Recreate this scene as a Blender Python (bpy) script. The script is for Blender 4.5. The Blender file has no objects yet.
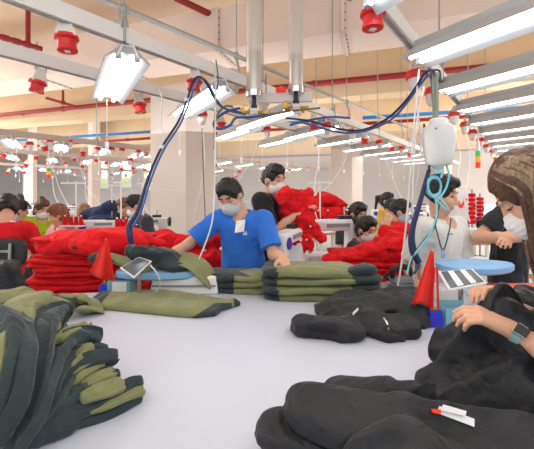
import bpy, math, random
import numpy as np
from mathutils import Vector, Matrix
EXPO=0.04; WORLD=0.95; AREA=.62; UP=0.34; TUBE=8; HALL=2.0; BACK=.42
C = bpy.context.scene.collection
rnd = random.Random(7)
F = 330.0; CX = 267.0; HY = 192.0; CAMZ = 1.5; TZ = 0.87
def P(px, py, d): return np.array([(px-CX)/F*d, d, CAMZ-(py-HY)/F*d])
def H(px, py, z):
    d = (CAMZ-z)*F/(py-HY)
    return P(px, py, d)
def V(*a): return np.array(a, dtype=float)
def nrm(v):
    v = np.asarray(v, float); return v/max(1e-9, np.linalg.norm(v))
ORD = ['first','second','third','fourth','fifth','sixth','seventh','eighth','ninth','tenth','eleventh','twelfth','thirteenth','fourteenth','fifteenth','sixteenth','seventeenth','eighteenth','nineteenth','twentieth']
# ------------------------------------------------------------ materials
def lin(h):
    h = h.lstrip('#'); o = []
    for i in (0,2,4):
        c = int(h[i:i+2],16)/255; o.append(c/12.92 if c <= .04045 else ((c+.055)/1.055)**2.4)
    return o
M = {}
def mat(name, col, rough=.6, metal=0, var=.0, vscale=8, bump=0, bscale=30, emit=0, spec=.5, alpha=1, trans=0, attr=None, sheen=0, fold=0, fscale=5, sss=0):
    m = bpy.data.materials.new(name); m.use_nodes = True
    nt = m.node_tree; b = nt.nodes['Principled BSDF']; L = nt.links
    c = lin(col) if isinstance(col, str) else col
    b.inputs['Base Color'].default_value = (*c, 1); b.inputs['Roughness'].default_value = rough
    b.inputs['Metallic'].default_value = metal; b.inputs['Specular IOR Level'].default_value = spec
    if trans: b.inputs['Transmission Weight'].default_value = trans
    if alpha < 1: b.inputs['Alpha'].default_value = alpha
    if sheen: b.inputs['Sheen Weight'].default_value = sheen; b.inputs['Sheen Roughness'].default_value = .4
    if sss: b.inputs['Subsurface Weight'].default_value = sss; b.inputs['Subsurface Radius'].default_value = (.02,.008,.004); b.inputs['Subsurface Scale'].default_value = .4
    if emit: b.inputs['Emission Color'].default_value = (*c,1); b.inputs['Emission Strength'].default_value = emit
    tc = nt.nodes.new('ShaderNodeTexCoord')
    if var or attr:
        n = nt.nodes.new('ShaderNodeTexNoise'); n.inputs['Scale'].default_value = vscale; n.inputs['Detail'].default_value = 4
        L.new(tc.outputs['Object'], n.inputs['Vector'])
        mx = nt.nodes.new('ShaderNodeMix'); mx.data_type = 'RGBA'; mx.blend_type = 'MULTIPLY'; mx.inputs[0].default_value = 1
        rp = nt.nodes.new('ShaderNodeMapRange'); rp.inputs[1].default_value = .3; rp.inputs[2].default_value = .7
        rp.inputs[3].default_value = 1-var; rp.inputs[4].default_value = 1+var*.5
        L.new(n.outputs['Fac'], rp.inputs[0]); L.new(rp.outputs[0], mx.inputs[7])
        if attr:
            at = nt.nodes.new('ShaderNodeAttribute'); at.attribute_name = attr; L.new(at.outputs['Color'], mx.inputs[6])
        else: mx.inputs[6].default_value = (*c,1)
        L.new(mx.outputs[2], b.inputs['Base Color'])
    last = None
    if fold:
        n = nt.nodes.new('ShaderNodeTexNoise'); n.inputs['Scale'].default_value = fscale; n.inputs['Detail'].default_value = 2; n.inputs['Distortion'].default_value = 1.2
        L.new(tc.outputs['Object'], n.inputs['Vector'])
        bp = nt.nodes.new('ShaderNodeBump'); bp.inputs['Strength'].default_value = min(1,fold); bp.inputs['Distance'].default_value = .03 if fold < 1 else .05
        L.new(n.outputs['Fac'], bp.inputs['Height']); last = bp
    if bump:
        n = nt.nodes.new('ShaderNodeTexNoise'); n.inputs['Scale'].default_value = bscale; n.inputs['Detail'].default_value = 3
        L.new(tc.outputs['Object'], n.inputs['Vector'])
        bp = nt.nodes.new('ShaderNodeBump'); bp.inputs['Strength'].default_value = bump; bp.inputs['Distance'].default_value = .01
        L.new(n.outputs['Fac'], bp.inputs['Height'])
        if last: L.new(last.outputs[0], bp.inputs['Normal'])
        last = bp
    if last: L.new(last.outputs[0], b.inputs['Normal'])
    M[name] = m; return m
def fabric(name, col, **k):
    a = dict(rough=.9, var=.18, vscale=7, bump=.35, bscale=55, spec=.2, sheen=.25, fold=.6, fscale=9); a.update(k); return mat(name, col, **a)
mat('table_white', '#CDD4E4', .38, var=.03, vscale=3)
mat('floor', '#B9B9B4', .5, var=.08)
mat('ceiling', '#E2C7AE', .9, var=.05)
mat('beam_pink', '#E6D2C6', .9, var=.05, vscale=2)
mat('beam_tan', '#E4CDAC', .9, var=.05, vscale=2)
mat('wall_tan', '#DCC9AF', .9, var=.04, vscale=1)
mat('wall_grey', '#C6C6C9', .8, var=.05, vscale=1)
mat('column_paint', '#E6DAD3', .8, var=.03, vscale=2)
mat('column_top', '#DDBFAB', .8, var=.03, vscale=2)
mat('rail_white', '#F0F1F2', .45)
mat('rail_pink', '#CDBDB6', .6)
mat('galv', '#A8AEAF', .4, .6, var=.15, vscale=30)
mat('steel', '#D6D5D0', .32, .55, var=.05, vscale=12)
mat('chrome', '#C9CBCE', .2, 1)
mat('dark_metal', '#3A3D42', .45, .5)
mat('red_pipe', '#962428', .45)
mat('blue_pipe', '#2F86D0', .5)
mat('socket_red', '#E0262A', .4)
mat('socket_white', '#E9E7E2', .45)
mat('lamp_body', '#B9BEC3', .5)
mat('tube', '#FFFFFF', .5, emit=TUBE)
mat('white_plastic', '#EDEEF0', .4)
mat('bottle', '#F2F5F5', .35, sss=.0, trans=.35)
mat('black_plastic', '#1C1E21', .45)
mat('grey_plastic', '#8E9296', .5)
mat('hose_navy', '#1D2C55', .45, bump=.3, bscale=60)
mat('hose_blue', '#3C5F9E', .4)
mat('hose_cyan', '#7FD5E2', .35)
mat('hose_olive', '#7F7B52', .5)
mat('hose_white', '#E4E6E8', .4)
mat('brass', '#D2A63C', .35, .7)
mat('strap', '#8B9183', .8, bump=.4)
mat('board_blue', '#8DBBE6', .85, bump=.2, bscale=80)
mat('flag_red', '#E8281E', .75, bump=.15, bscale=60)
mat('box_blue', '#2A36D2', .4)
mat('acrylic', '#93DBEC', .2, alpha=.55)
mat('paper', '#F3F4F6', .8)
mat('ink', '#6C7684', .8)
mat('screen', '#5E656C', .12)
mat('painted_glare', '#DCE4EA', .2, emit=.35)  # pale, slightly glowing tone for reflections painted on the tablet screen
mat('wood', '#C99A66', .5, var=.15, vscale=12)
mat('blue_spot', '#3A35B8', .4)
mat('seat_black', '#2A2D30', .5)
mat('green_lamp', '#3CB45A', .35, emit=.3)
mat('orange_lamp', '#F59A2A', .35, emit=.5)
mat('red_lamp', '#EE3528', .35, emit=.3)
mat('window_glow', '#F6F4E4', .5, emit=1.2)
mat('leaf_green', '#BFD6A0', .8, emit=.5)
mat('orange_tray', '#E86A4E', .7)
mat('skin', '#DDA98A', .55, attr='Col', var=.05, vscale=30, sss=.12)
fabric('fleece_red', '#E01A22', var=.22, fold=.8, fscale=11, sheen=.05)
fabric('fleece_red_bright', '#EA2028', var=.18, fold=.8, fscale=11, sheen=.05)
fabric('fleece_dark', '#3A4649', var=.25, fold=.6)
fabric('fleece_olive', '#878B62', var=.15, fold=.4)
fabric('cloth_black', '#2B2D31', var=.2, fold=.8, fscale=9, spec=.35, rough=.62, sheen=.06)
fabric('cloth_black_soft', '#222428', var=.25, fold=.4, fscale=6, spec=.3, rough=.75)
fabric('navy', '#2C3C60')
fabric('tee_blue', '#3B7CE0', var=.08, fold=.35)
fabric('tee_black', '#2B2D31', var=.1, fold=.3)
fabric('tee_white', '#E6E4DF', var=.05, fold=.3)
fabric('tee_red', '#D8202A', var=.08, fold=.3)
fabric('tee_maroon', '#9C1F3A', var=.08)
fabric('tee_yellow', '#E2B63C', var=.08)
fabric('tee_lime', '#B5D22C', var=.08)
fabric('tee_pink', '#E3A3AC', var=.08)
fabric('tee_teal', '#2F8C84', var=.08)
fabric('tee_purple', '#6E4C86', var=.3, vscale=40)
fabric('tee_grey', '#9A9DA0', var=.08)
fabric('tee_dark', '#3B3C44', var=.08)
fabric('pants_dark', '#33363F', var=.1)
fabric('mask_grey', '#C9D0D6', var=.03, fold=.0, bump=.2)
fabric('mask_white', '#EDEDEE', var=.03, fold=.0, bump=.2)
fabric('mask_blue', '#9CCBE2', var=.03, fold=.0, bump=.2)
def hairmat(n, c, c2=None):
    m = mat(n, c, .45, var=.35, vscale=25, bump=.6, bscale=90); return m
hairmat('hair_black', '#1B1A1C'); hairmat('hair_brown', '#5A3B2A'); hairmat('hair_dark_ash', '#5C4A3F'); hairmat('hair_red', '#8A4F30'); hairmat('hair_blond', '#B08A58')
# long hair with ash highlights, running strands
m = mat('hair_ash', '#8A7560', .45); nt = m.node_tree
tc = nt.nodes.new('ShaderNodeTexCoord'); mp = nt.nodes.new('ShaderNodeMapping'); mp.inputs['Scale'].default_value = (110, 110, 6)
nz = nt.nodes.new('ShaderNodeTexNoise'); nz.inputs['Scale'].default_value = 1.0; nz.inputs['Detail'].default_value = 3
cr = nt.nodes.new('ShaderNodeValToRGB'); cr.color_ramp.elements[0].position = .3; cr.color_ramp.elements[1].position = .72
cr.color_ramp.elements[0].color = (*lin('#66503F'),1); cr.color_ramp.elements[1].color = (*lin('#AD9470'),1)
nt.links.new(tc.outputs['Object'], mp.inputs['Vector']); nt.links.new(mp.outputs[0], nz.inputs['Vector'])
nt.links.new(nz.outputs['Fac'], cr.inputs[0]); nt.links.new(cr.outputs[0], nt.nodes['Principled BSDF'].inputs['Base Color'])
bp = nt.nodes.new('ShaderNodeBump'); bp.inputs['Strength'].default_value = .7; bp.inputs['Distance'].default_value = .01
nt.links.new(nz.outputs['Fac'], bp.inputs['Height']); nt.links.new(bp.outputs[0], nt.nodes['Principled BSDF'].inputs['Normal'])
# ------------------------------------------------------------ mesh helpers
class MB:
    def __init__(s): s.v = []; s.f = []; s.m = []; s.mats = []
    def mi(s, m):
        if m not in s.mats: s.mats.append(m)
        return s.mats.index(m)
    def add(s, vs, fs, m):
        b = len(s.v); s.v.extend([tuple(map(float, p)) for p in vs]); k = s.mi(m)
        for f in fs: s.f.append(tuple(i+b for i in f)); s.m.append(k)
        return s
    def box(s, c, size, m, R=None, taper=1.0):
        x, y, z = [q/2 for q in size]; vs = []
        for sz in (-1, 1):
            t = taper if sz > 0 else 1
            for sx, sy in ((-1,-1),(1,-1),(1,1),(-1,1)):
                p = V(sx*x*t, sy*y*t, sz*z)
                if R is not None: p = R @ p
                vs.append(p+np.asarray(c, float))
        return s.add(vs, [(3,2,1,0),(4,5,6,7),(0,1,5,4),(1,2,6,5),(2,3,7,6),(3,0,4,7)], m)
    def bar(s, a, b, w, h, m):
        """box beam between two points, w horizontal, h along its up"""
        a = np.asarray(a, float); b = np.asarray(b, float); t = nrm(b-a)
        up = V(0,0,1) if abs(t[2]) < .95 else V(0,1,0)
        sd = nrm(np.cross(t, up)); up = np.cross(sd, t)
        vs = [q+sd*i*w/2+up*j*h/2 for q in (a,b) for i,j in ((-1,-1),(1,-1),(1,1),(-1,1))]
        return s.add(vs, [(3,2,1,0),(4,5,6,7),(0,1,5,4),(1,2,6,5),(2,3,7,6),(3,0,4,7)], m)
    def tube(s, pts, r, m, n=10, smooth=0, closed_ends=True):
        pts = [np.asarray(p, float) for p in pts]
        if smooth: pts = spline(pts, smooth)
        k = len(pts); rs = r if hasattr(r, '__len__') else [r]*k
        if hasattr(r, '__len__') and len(r) != k: rs = np.interp(np.linspace(0,1,k), np.linspace(0,1,len(r)), r)
        vs = []; t0 = nrm(pts[1]-pts[0]); nn = nrm(np.cross(t0, V(0,0,1) if abs(t0[2]) < .9 else V(1,0,0)))
        for i in range(k):
            t = nrm(pts[min(i+1,k-1)]-pts[max(i-1,0)])
            nn = nrm(nn-t*np.dot(nn,t)); b = np.cross(t, nn)
            for j in range(n):
                a = 2*math.pi*j/n; vs.append(pts[i]+rs[i]*(nn*math.cos(a)+b*math.sin(a)))
        fs = [(i*n+j, i*n+(j+1)%n, (i+1)*n+(j+1)%n, (i+1)*n+j) for i in range(k-1) for j in range(n)]
        if closed_ends: fs += [tuple(range(n-1,-1,-1)), tuple((k-1)*n+j for j in range(n))]
        return s.add(vs, fs, m)
    def lathe(s, prof, m, c=(0,0,0), n=20, axis='z', R=None):
        vs = []
        for r, z in prof:
            for j in range(n):
                a = 2*math.pi*j/n; p = V(r*math.cos(a), r*math.sin(a), z)
                if axis == 'x': p = V(p[2], p[0], p[1])
                if axis == 'y': p = V(p[1], p[2], p[0])
                if R is not None: p = R @ p
                vs.append(p+np.asarray(c, float))
        k = len(prof)
        fs = [(i*n+j, i*n+(j+1)%n, (i+1)*n+(j+1)%n, (i+1)*n+j) for i in range(k-1) for j in range(n)]
        fs += [tuple(range(n-1,-1,-1)), tuple((k-1)*n+j for j in range(n))]
        return s.add(vs, fs, m)
    def prism(s, poly, ax0, ax1, axn, o, depth, m):
        """polygon (a,b) in plane o+a*ax0+b*ax1, extruded along axn"""
        o = np.asarray(o, float); n = len(poly); A, B, N = [np.asarray(q, float) for q in (ax0, ax1, axn)]
        vs = [o+A*a+B*b for a,b in poly]+[o+A*a+B*b+N*depth for a,b in poly]
        fs = [tuple(range(n-1,-1,-1)), tuple(range(n,2*n))]+[(i,(i+1)%n,n+(i+1)%n,n+i) for i in range(n)]
        return s.add(vs, fs, m)
def spline(pts, n):
    pts = [np.asarray(p, float) for p in pts]; out = []
    q = [2*pts[0]-pts[1]]+pts+[2*pts[-1]-pts[-2]]
    for i in range(1, len(q)-2):
        for j in range(n):
            t = j/n; a,b,c,d = q[i-1],q[i],q[i+1],q[i+2]
            out.append(.5*(2*b+(c-a)*t+(2*a-5*b+4*c-d)*t*t+(3*b-a-3*c+d)*t**3))
    out.append(pts[-1]); return out
def link(name, vs, fs, mats, midx=None, parent=None, smooth=False, bevel=0, world=True, col=None, angle=None):
    vs = np.asarray(vs, float)
    if parent is not None and world: vs = vs-np.array(wloc(parent))
    me = bpy.data.meshes.new(name); me.from_pydata([tuple(p) for p in vs], [], [tuple(map(int, f)) for f in fs])
    for m in mats: me.materials.append(M[m])
    if midx is not None and len(mats) > 1: me.polygons.foreach_set('material_index', np.asarray(midx, dtype=np.int32))
    if smooth: me.polygons.foreach_set('use_smooth', np.ones(len(me.polygons), dtype=bool))
    if col is not None:
        a = me.color_attributes.new('Col', 'FLOAT_COLOR', 'POINT')
        a.data.foreach_set('color', np.asarray(col, dtype=np.float32).ravel())
    me.update()
    o = bpy.data.objects.new(name, me); C.objects.link(o)
    if parent is not None: o.parent = parent
    if bevel:
        b = o.modifiers.new('bevel', 'BEVEL'); b.width = bevel; b.segments = 2; b.limit_method = 'ANGLE'
    if smooth == 'auto' or angle:
        try: me.set_sharp_from_angle(angle=math.radians(angle or 40))
        except Exception: pass
    return o
def wloc(o):
    l = Vector((0,0,0))
    while o is not None: l = l+o.location; o = o.parent
    return l
def build(mb, name, parent=None, smooth=False, bevel=0, world=True, angle=None):
    if smooth and angle is None: angle = 40
    return link(name, mb.v, mb.f, mb.mats, mb.m, parent, smooth, bevel, world, angle=angle)
def tag(o, label, cat, group=None):
    o['label'] = label; o['category'] = cat
    if group: o['group'] = group
    return o
def thing(name, label, cat, loc=(0,0,0), rotz=0, group=None):
    o = bpy.data.objects.new(name, None); C.objects.link(o); o.empty_display_size = .05
    o.location = tuple(map(float, loc)); o.rotation_euler = (0,0,rotz); return tag(o, label, cat, group)
def struct(o): o['kind'] = 'structure'; return o
def copy_tree(o, parent=None):
    c = o.copy(); C.objects.link(c)
    if parent is not None: c.parent = parent
    for ch in list(o.children): copy_tree(ch, c)
    return c
# ------------------------------------------------------------ noise + sdf
def vn(x, y, z, seed=0):
    ix = np.floor(x).astype(np.int64); iy = np.floor(y).astype(np.int64); iz = np.floor(z).astype(np.int64)
    fx = x-ix; fy = y-iy; fz = z-iz
    fx = fx*fx*(3-2*fx); fy = fy*fy*(3-2*fy); fz = fz*fz*(3-2*fz)
    def h(a,b,c):
        n = (a*73856093) ^ (b*19349663) ^ (c*83492791) ^ (seed*2654435761)
        n = (n ^ (n >> 13))*1274126177 & 0x7fffffff
        n = (n ^ (n >> 16)) & 0xffff
        return n/65535.0
    r = 0
    for a in (0,1):
        wa = fx if a else 1-fx
        for b in (0,1):
            wb = fy if b else 1-fy
            for c in (0,1):
                wc = fz if c else 1-fz
                r = r+h(ix+a,iy+b,iz+c)*wa*wb*wc
    return r*2-1
def surfnet(D, lo, h):
    ins = D < 0
    s = np.zeros(tuple(n-1 for n in D.shape), np.uint8)
    nx, ny, nz = s.shape
    for a in (0,1):
        for b in (0,1):
            for c in (0,1): s += ins[a:a+nx, b:b+ny, c:c+nz]
    act = (s > 0) & (s < 8)
    idx = np.argwhere(act); n = len(idx)
    ids = np.full(s.shape, -1, np.int64); ids[act] = np.arange(n)
    acc = np.zeros((n,3)); cnt = np.zeros(n)
    corners = [(a,b,c) for a in (0,1) for b in (0,1) for c in (0,1)]
    val = {c: D[idx[:,0]+c[0], idx[:,1]+c[1], idx[:,2]+c[2]] for c in corners}
    for c in corners:
        for ax in range(3):
            if c[ax] == 0:
                e = list(c); e[ax] = 1; e = tuple(e); a = val[c]; b = val[e]
                cr = (a < 0) != (b < 0)
                t = np.where(cr, a/np.where(cr, a-b, 1), 0)
                p = np.zeros((n,3)); p[:] = c; p[:,ax] = t
                acc[cr] += p[cr]; cnt[cr] += 1
    vs = np.asarray(lo)+h*(idx+acc/cnt[:,None])
    faces = []
    def quads(ax):
        sl = [slice(None)]*3; sl2 = [slice(None)]*3
        sl[ax] = slice(0,-1); sl2[ax] = slice(1,None)
        A = ins[tuple(sl)]; B = ins[tuple(sl2)]
        e = np.argwhere(A != B); o = [i for i in range(3) if i != ax]
        ok = np.ones(len(e), bool)
        for i in o: ok &= (e[:,i] >= 1) & (e[:,i] < D.shape[i]-1)
        e = e[ok]
        sg = A[e[:,0], e[:,1], e[:,2]]
        def cell(da, db):
            q = e.copy(); q[:,o[0]] -= da; q[:,o[1]] -= db; return ids[q[:,0], q[:,1], q[:,2]]
        q = np.stack([cell(1,1), cell(0,1), cell(0,0), cell(1,0)], 1)
        flip = sg if ax != 1 else ~sg
        q = np.where(flip[:,None], q, q[:,::-1]); faces.append(q)
    for ax in range(3): quads(ax)
    return vs, np.concatenate(faces)
class G:
    def __init__(s, lo, hi, h):
        s.lo = np.asarray(lo, float); s.h = h
        s.n = np.ceil((np.asarray(hi)-s.lo)/h).astype(int)+1
        s.D = np.full(tuple(s.n), 1.0, np.float32)
        s.ax = [s.lo[i]+h*np.arange(s.n[i]) for i in range(3)]
    def blk(s, lo, hi, m):
        sl = []
        for i in range(3):
            a = max(0, int(math.floor((lo[i]-m-s.lo[i])/s.h))); b = min(s.n[i], int(math.ceil((hi[i]+m-s.lo[i])/s.h))+1)
            sl.append(slice(a, max(a,b)))
        p = (s.ax[0][sl[0]][:,None,None], s.ax[1][sl[1]][None,:,None], s.ax[2][sl[2]][None,None,:])
        return tuple(sl), p
    def put(s, fn, lo, hi, k=.02, sub=False):
        sl, p = s.blk(lo, hi, k*1.2+3*s.h)
        if 0 in s.D[sl].shape: return
        d = fn(p); D = s.D[sl]
        if sub:
            hh = np.clip(.5-.5*(D+d)/k, 0, 1); s.D[sl] = D*(1-hh)-d*hh+k*hh*(1-hh)
        else:
            hh = np.clip(.5+.5*(D-d)/k, 0, 1); s.D[sl] = D*(1-hh)+d*hh-k*hh*(1-hh)
    def cone(s, a, b, ra, rb, k=.02, flat=None, ff=1, cap=False, sub=False):
        a = np.asarray(a, float); b = np.asarray(b, float); ba = b-a; L2 = max(1e-9, ba@ba); u = ba/math.sqrt(L2)
        r = max(ra, rb)*max(1, ff)
        def fn(p):
            q = [p[i]-a[i] for i in range(3)]
            t0 = (q[0]*ba[0]+q[1]*ba[1]+q[2]*ba[2])/L2; t = np.clip(t0, 0, 1)
            w = [q[i]-t*ba[i] for i in range(3)]
            if flat is not None:
                f = np.asarray(flat, float); dt = w[0]*f[0]+w[1]*f[1]+w[2]*f[2]; g = 1/ff-1
                w = [w[i]+dt*f[i]*g for i in range(3)]
            d = (np.sqrt(w[0]**2+w[1]**2+w[2]**2)-(ra+(rb-ra)*t))*min(1, ff if ff > .5 else .5)
            if cap: d = np.maximum(d, (t0-1)*math.sqrt(L2))
            if cap == 2: d = np.maximum(d, -t0*math.sqrt(L2))
            return d
        s.put(fn, np.minimum(a,b)-r, np.maximum(a,b)+r, k, sub)
    def ell(s, c, r, R=None, k=.02, sub=False):
        c = np.asarray(c, float); r = np.asarray(r, float); R = np.eye(3) if R is None else R   # rows = axes
        def fn(p):
            q = [p[i]-c[i] for i in range(3)]
            w = [q[0]*R[j][0]+q[1]*R[j][1]+q[2]*R[j][2] for j in range(3)]
            k0 = np.sqrt(sum((w[j]/r[j])**2 for j in range(3))); k1 = np.sqrt(sum((w[j]/r[j]**2)**2 for j in range(3)))
            return k0*(k0-1)/np.maximum(k1, 1e-6)
        e = np.sqrt(sum((R[j]*r[j])**2 for j in range(3)))
        s.put(fn, c-e, c+e, k, sub)
    def plane(s, pt, n):
        """keep the side the normal points away from"""
        n = nrm(n); x, y, z = s.ax
        d = (x-pt[0])[:,None,None]*n[0]+(y-pt[1])[None,:,None]*n[1]+(z-pt[2])[None,None,:]*n[2]
        s.D = np.maximum(s.D, d.astype(np.float32))
    def noise(s, amp, scale, seed=0, ridge=False, aniso=(1,1,1), out=False):
        m = np.abs(s.D) < .05
        i = np.argwhere(m)
        if not len(i): return
        x = s.ax[0][i[:,0]]*scale*aniso[0]; y = s.ax[1][i[:,1]]*scale*aniso[1]; z = s.ax[2][i[:,2]]*scale*aniso[2]
        wx = x+.7*vn(x*.6, y*.6, z*.6, seed+9); n = vn(wx, y, z, seed)
        if out: n = -(1.15-2.4*np.sqrt(n*n+.012))
        elif ridge: n = 1-2.2*np.sqrt(np.abs(n)+.01)
        s.D[m] += (amp*n).astype(np.float32)
    def mesh(s):
        s.D[0] = s.D[-1] = 1; s.D[:,0] = s.D[:,-1] = 1; s.D[:,:,0] = s.D[:,:,-1] = 1
        return surfnet(s.D, s.lo, s.h)

from mathutils.bvhtree import BVHTree
def onto(vs, fs):
    """point of a surface seen at a picture position"""
    b = BVHTree.FromPolygons([Vector(v) for v in vs], [tuple(map(int, f)) for f in fs])
    def f(px, py, lift=.003, default=None):
        d = Vector(((px-CX)/F, 1, -(py-HY)/F)).normalized(); h = b.ray_cast(Vector((0,0,CAMZ)), d)
        if h[0] is None: return default
        return np.array(h[0])-np.array(d)*lift
    return f
def world_mesh(o):
    w = np.array(wloc(o)); me = o.data
    return [np.array(v.co)+w for v in me.vertices], [tuple(p.vertices) for p in me.polygons]

def laid(sf, pts, lift, dflt):
    """corners of a flat slip resting on a surface: tilted like it, lifted clear of every bump under it"""
    q = [np.array(a, float) for a in pts]; cam = np.array([0,0,CAMZ])
    c = [sf(x, y, 0, dflt) for x, y in pts]; need = 0
    for u in np.linspace(0,1,7):
        for v in np.linspace(0,1,7):
            w = ((1-u)*(1-v), (1-u)*v, u*v, u*(1-v)); s = sum(w[i]*q[i] for i in range(4)); h = sf(s[0], s[1], 0, None)
            if h is not None: b = sum(w[i]*c[i] for i in range(4)); need = max(need, b[1]-h[1])
    out = []
    for (x, y), p in zip(pts, c): out.append(P(x, y, p[1]-need-lift))
    return out
# ------------------------------------------------------------ people
def dirs(a):
    a = math.radians(a); return V(math.sin(a), -math.cos(a), 0), V(-math.cos(a), -math.sin(a), 0)
def head_axes(yaw, pitch, roll):
    f, r = dirs(yaw); p = math.radians(pitch); f = f*math.cos(p)-V(0,0,1)*math.sin(p); u = np.cross(r, f)
    q = math.radians(roll); return np.array([r*math.cos(q)+u*math.sin(q), f, u*math.cos(q)-r*math.sin(q)])
def ik(S, W, l1, l2, hint):
    d = W-S; L = np.linalg.norm(d)
    if L > .985*(l1+l2): W = S+d/L*.985*(l1+l2); d = W-S; L = np.linalg.norm(d)
    u = d/L; a = (l1*l1-l2*l2+L*L)/(2*L); hgt = math.sqrt(max(0, l1*l1-a*a))
    h = np.asarray(hint, float); h = nrm(h-u*np.dot(h,u)); return S+u*a+h*hgt, W
def rotdir(f, p, a): return f*math.cos(a)+p*math.sin(a)
def hand_sdf(g, W, fd, pn, side, s=1.0, curl=(.3,.35,.3), spread=1.0, minr=0, tcurl=.4):
    fd = nrm(fd); pn = nrm(pn-fd*np.dot(pn,fd)); td = np.cross(fd, pn)*(1 if side > 0 else -1)
    R = lambda r: max(r*s, minr)
    k = max(.006, g.h*1.2)
    g.cone(W-fd*.01*s, W+fd*.035*s, R(.026), R(.03), k=.02, flat=pn, ff=.72)
    for o in (.026,.009,-.009,-.025):
        g.cone(W+fd*.025*s+td*o*.7*s, W+fd*.088*s+td*o*s, R(.0155), R(.0125), k=.012)
    for o, ls, dc in ((.028,(.04,.026,.02),0.0),(.0095,(.045,.029,.022),.06),(-.0095,(.042,.027,.021),.1),(-.027,(.033,.021,.018),.16)):
        b = W+fd*.088*s+td*o*s; an = 0; spd = td*(o*2.2*spread)
        for j,l in enumerate(ls):
            an += curl[j]+dc*(.6 if j else 1); d = nrm(rotdir(fd, pn, an)+spd)
            e = b+d*l*s; g.cone(b, e, R(.0095-.0009*j), R(.0088-.0009*j), k=k*.6); b = e
    b = W+fd*.018*s+td*.022*s; d = nrm(fd*.62+td*.72+pn*.25)
    e = b+d*.045*s; g.cone(b, e, R(.0155), R(.012), k=.014)
    d2 = nrm(fd*.85+td*.3+pn*(.2+tcurl)); e2 = e+d2*.033*s; g.cone(e, e2, R(.0115), R(.0105), k=k*.7)
    d3 = nrm(fd*.9+td*.05+pn*(.25+tcurl)); g.cone(e2, e2+d3*.024*s, R(.0105), R(.0085), k=k*.7)
SK = lin('#E0AD90')
def person(name, label, hc, face=0, lean=6, H=1.66, head=None, hands=None, elb=None, shirt='tee_grey', sleeve=.6, pants='pants_dark',
           hair='short', hairm='hair_black', mask=None, res=.009, sit=False, headres=None, hs=1.0, fem=False, handspec=None, group=None, neck=None, sh=None, face_paint=True, legs=True, hcurl=(.3,.35,.3), tuck=None):
    """hc: head centre; face: which way the chest faces in degrees (0 towards the camera, 90 to +X); hands: world points of the wrists (R, L)"""
    hc = np.asarray(hc, float); f, r = dirs(face); up = V(0,0,1); le = math.radians(lean); k = H/1.66
    t = up*math.cos(le)+f*math.sin(le); tf = f*math.cos(le)-up*math.sin(le)
    A = head_axes(*(head or (face, 10, 0)))
    if neck is None: N = hc-t*.135*k-A[1]*.015*k-(A[2]-up)*.03
    else: N = np.asarray(neck, float)
    Cp = N-t*.50*k                                  # pelvis centre
    S = [N+r*.172*k*(.9 if fem else 1)-t*.045*k, N-r*.172*k*(.9 if fem else 1)-t*.045*k] if sh is None else [np.asarray(q, float) for q in sh]
    l1, l2 = .285*k, .245*k
    if hands is None: hands = (S[0]+f*.25-up*.42+r*.03, S[1]+f*.25-up*.42-r*.03)
    E, W = [], []
    for i in (0,1):
        hint = (-up*.6-f*.5+(r if i == 0 else -r)*.7) if elb is None or elb[i] is None else elb[i]
        e, w = ik(S[i], np.asarray(hands[i], float), l1, l2, hint); E.append(e); W.append(w)
    hips = [Cp+r*.085*k, Cp-r*.085*k]
    if sit:
        Kn = [h+f*.40*k+(r if i == 0 else -r)*.05-up*.02 for i,h in enumerate(hips)]
        An = [V(q[0]+f[0]*.02, q[1]+f[1]*.02, .08) for q in Kn]
    else:
        An = [V(h[0], h[1], .08)+(r if i == 0 else -r)*.02-f*.03 for i,h in enumerate(hips)]
        Kn = [(h+a)/2+f*.025 for h,a in zip(hips, An)]
    loc = (Cp[0], Cp[1], 0)
    pts = np.array([hc, N, Cp]+S+E+W+Kn+An+[a+f*.2 for a in An]+[w+nrm(w-e)*.2 for w,e in zip(W,E)])
    g = G(pts.min(0)-.16, pts.max(0)+.17, res)
    # trunk (narrower than the clothes), neck
    g.cone(Cp-t*.02, Cp+t*.12*k, .128*k, .115*k, k=.03, flat=tf, ff=.72)
    g.cone(Cp+t*.12*k, Cp+t*.36*k, .115*k, .135*k, k=.05, flat=tf, ff=.7)
    g.cone(S[0]*.8+S[1]*.2-t*.03, S[1]*.8+S[0]*.2-t*.03, .06*k, .06*k, k=.05)
    g.cone(N-t*.03, N*.4+hc*.6-A[1]*.02, .056*k*(.85 if fem else 1), .05*k*(.85 if fem else 1), k=.03)
    for i in (0,1):
        g.cone(S[i], E[i], .050*k*(.85 if fem else 1), .037*k, k=.03); g.cone(E[i], W[i]*.55+E[i]*.45, .038*k, .036*k*(.92 if fem else 1), k=.02)
        g.cone(W[i]*.55+E[i]*.45, W[i], .036*k*(.92 if fem else 1), .0255*k, k=.02)
        g.cone(hips[i], Kn[i], .078*k, .054*k, k=.03); g.cone(Kn[i], An[i], .053*k, .036*k, k=.02)
        g.cone(An[i]-up*.035, An[i]+f*.15-up*.045, .035, .03, k=.02)
        hp = handspec[i] if handspec and handspec[i] else None
        fd = nrm(W[i]-E[i]) if not hp else np.asarray(hp[0], float); pn = nrm(-up-f*.2) if not hp else np.asarray(hp[1], float)
        cu = hp[2] if hp and len(hp) > 2 else hcurl
        hand_sdf(g, W[i], fd, pn, 1 if i == 0 else -1, k*hs, cu, minr=res*.62, spread=hp[3] if hp and len(hp) > 3 else 1, tcurl=hp[4] if hp and len(hp) > 4 else .4)
    # head
    hk = 1.0*k
    L = lambda x,y,z: hc+hk*(A[0]*x+A[1]*y+A[2]*z)
    E3 = lambda c,rr,kk=.02,sub=False: g.ell(L(*c), np.array(rr)*hk, A, kk, sub)
    E3((0,-.012,.03),(.073,.094,.092)); E3((0,.026,-.045),(.058,.066,.076),.03)
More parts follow.
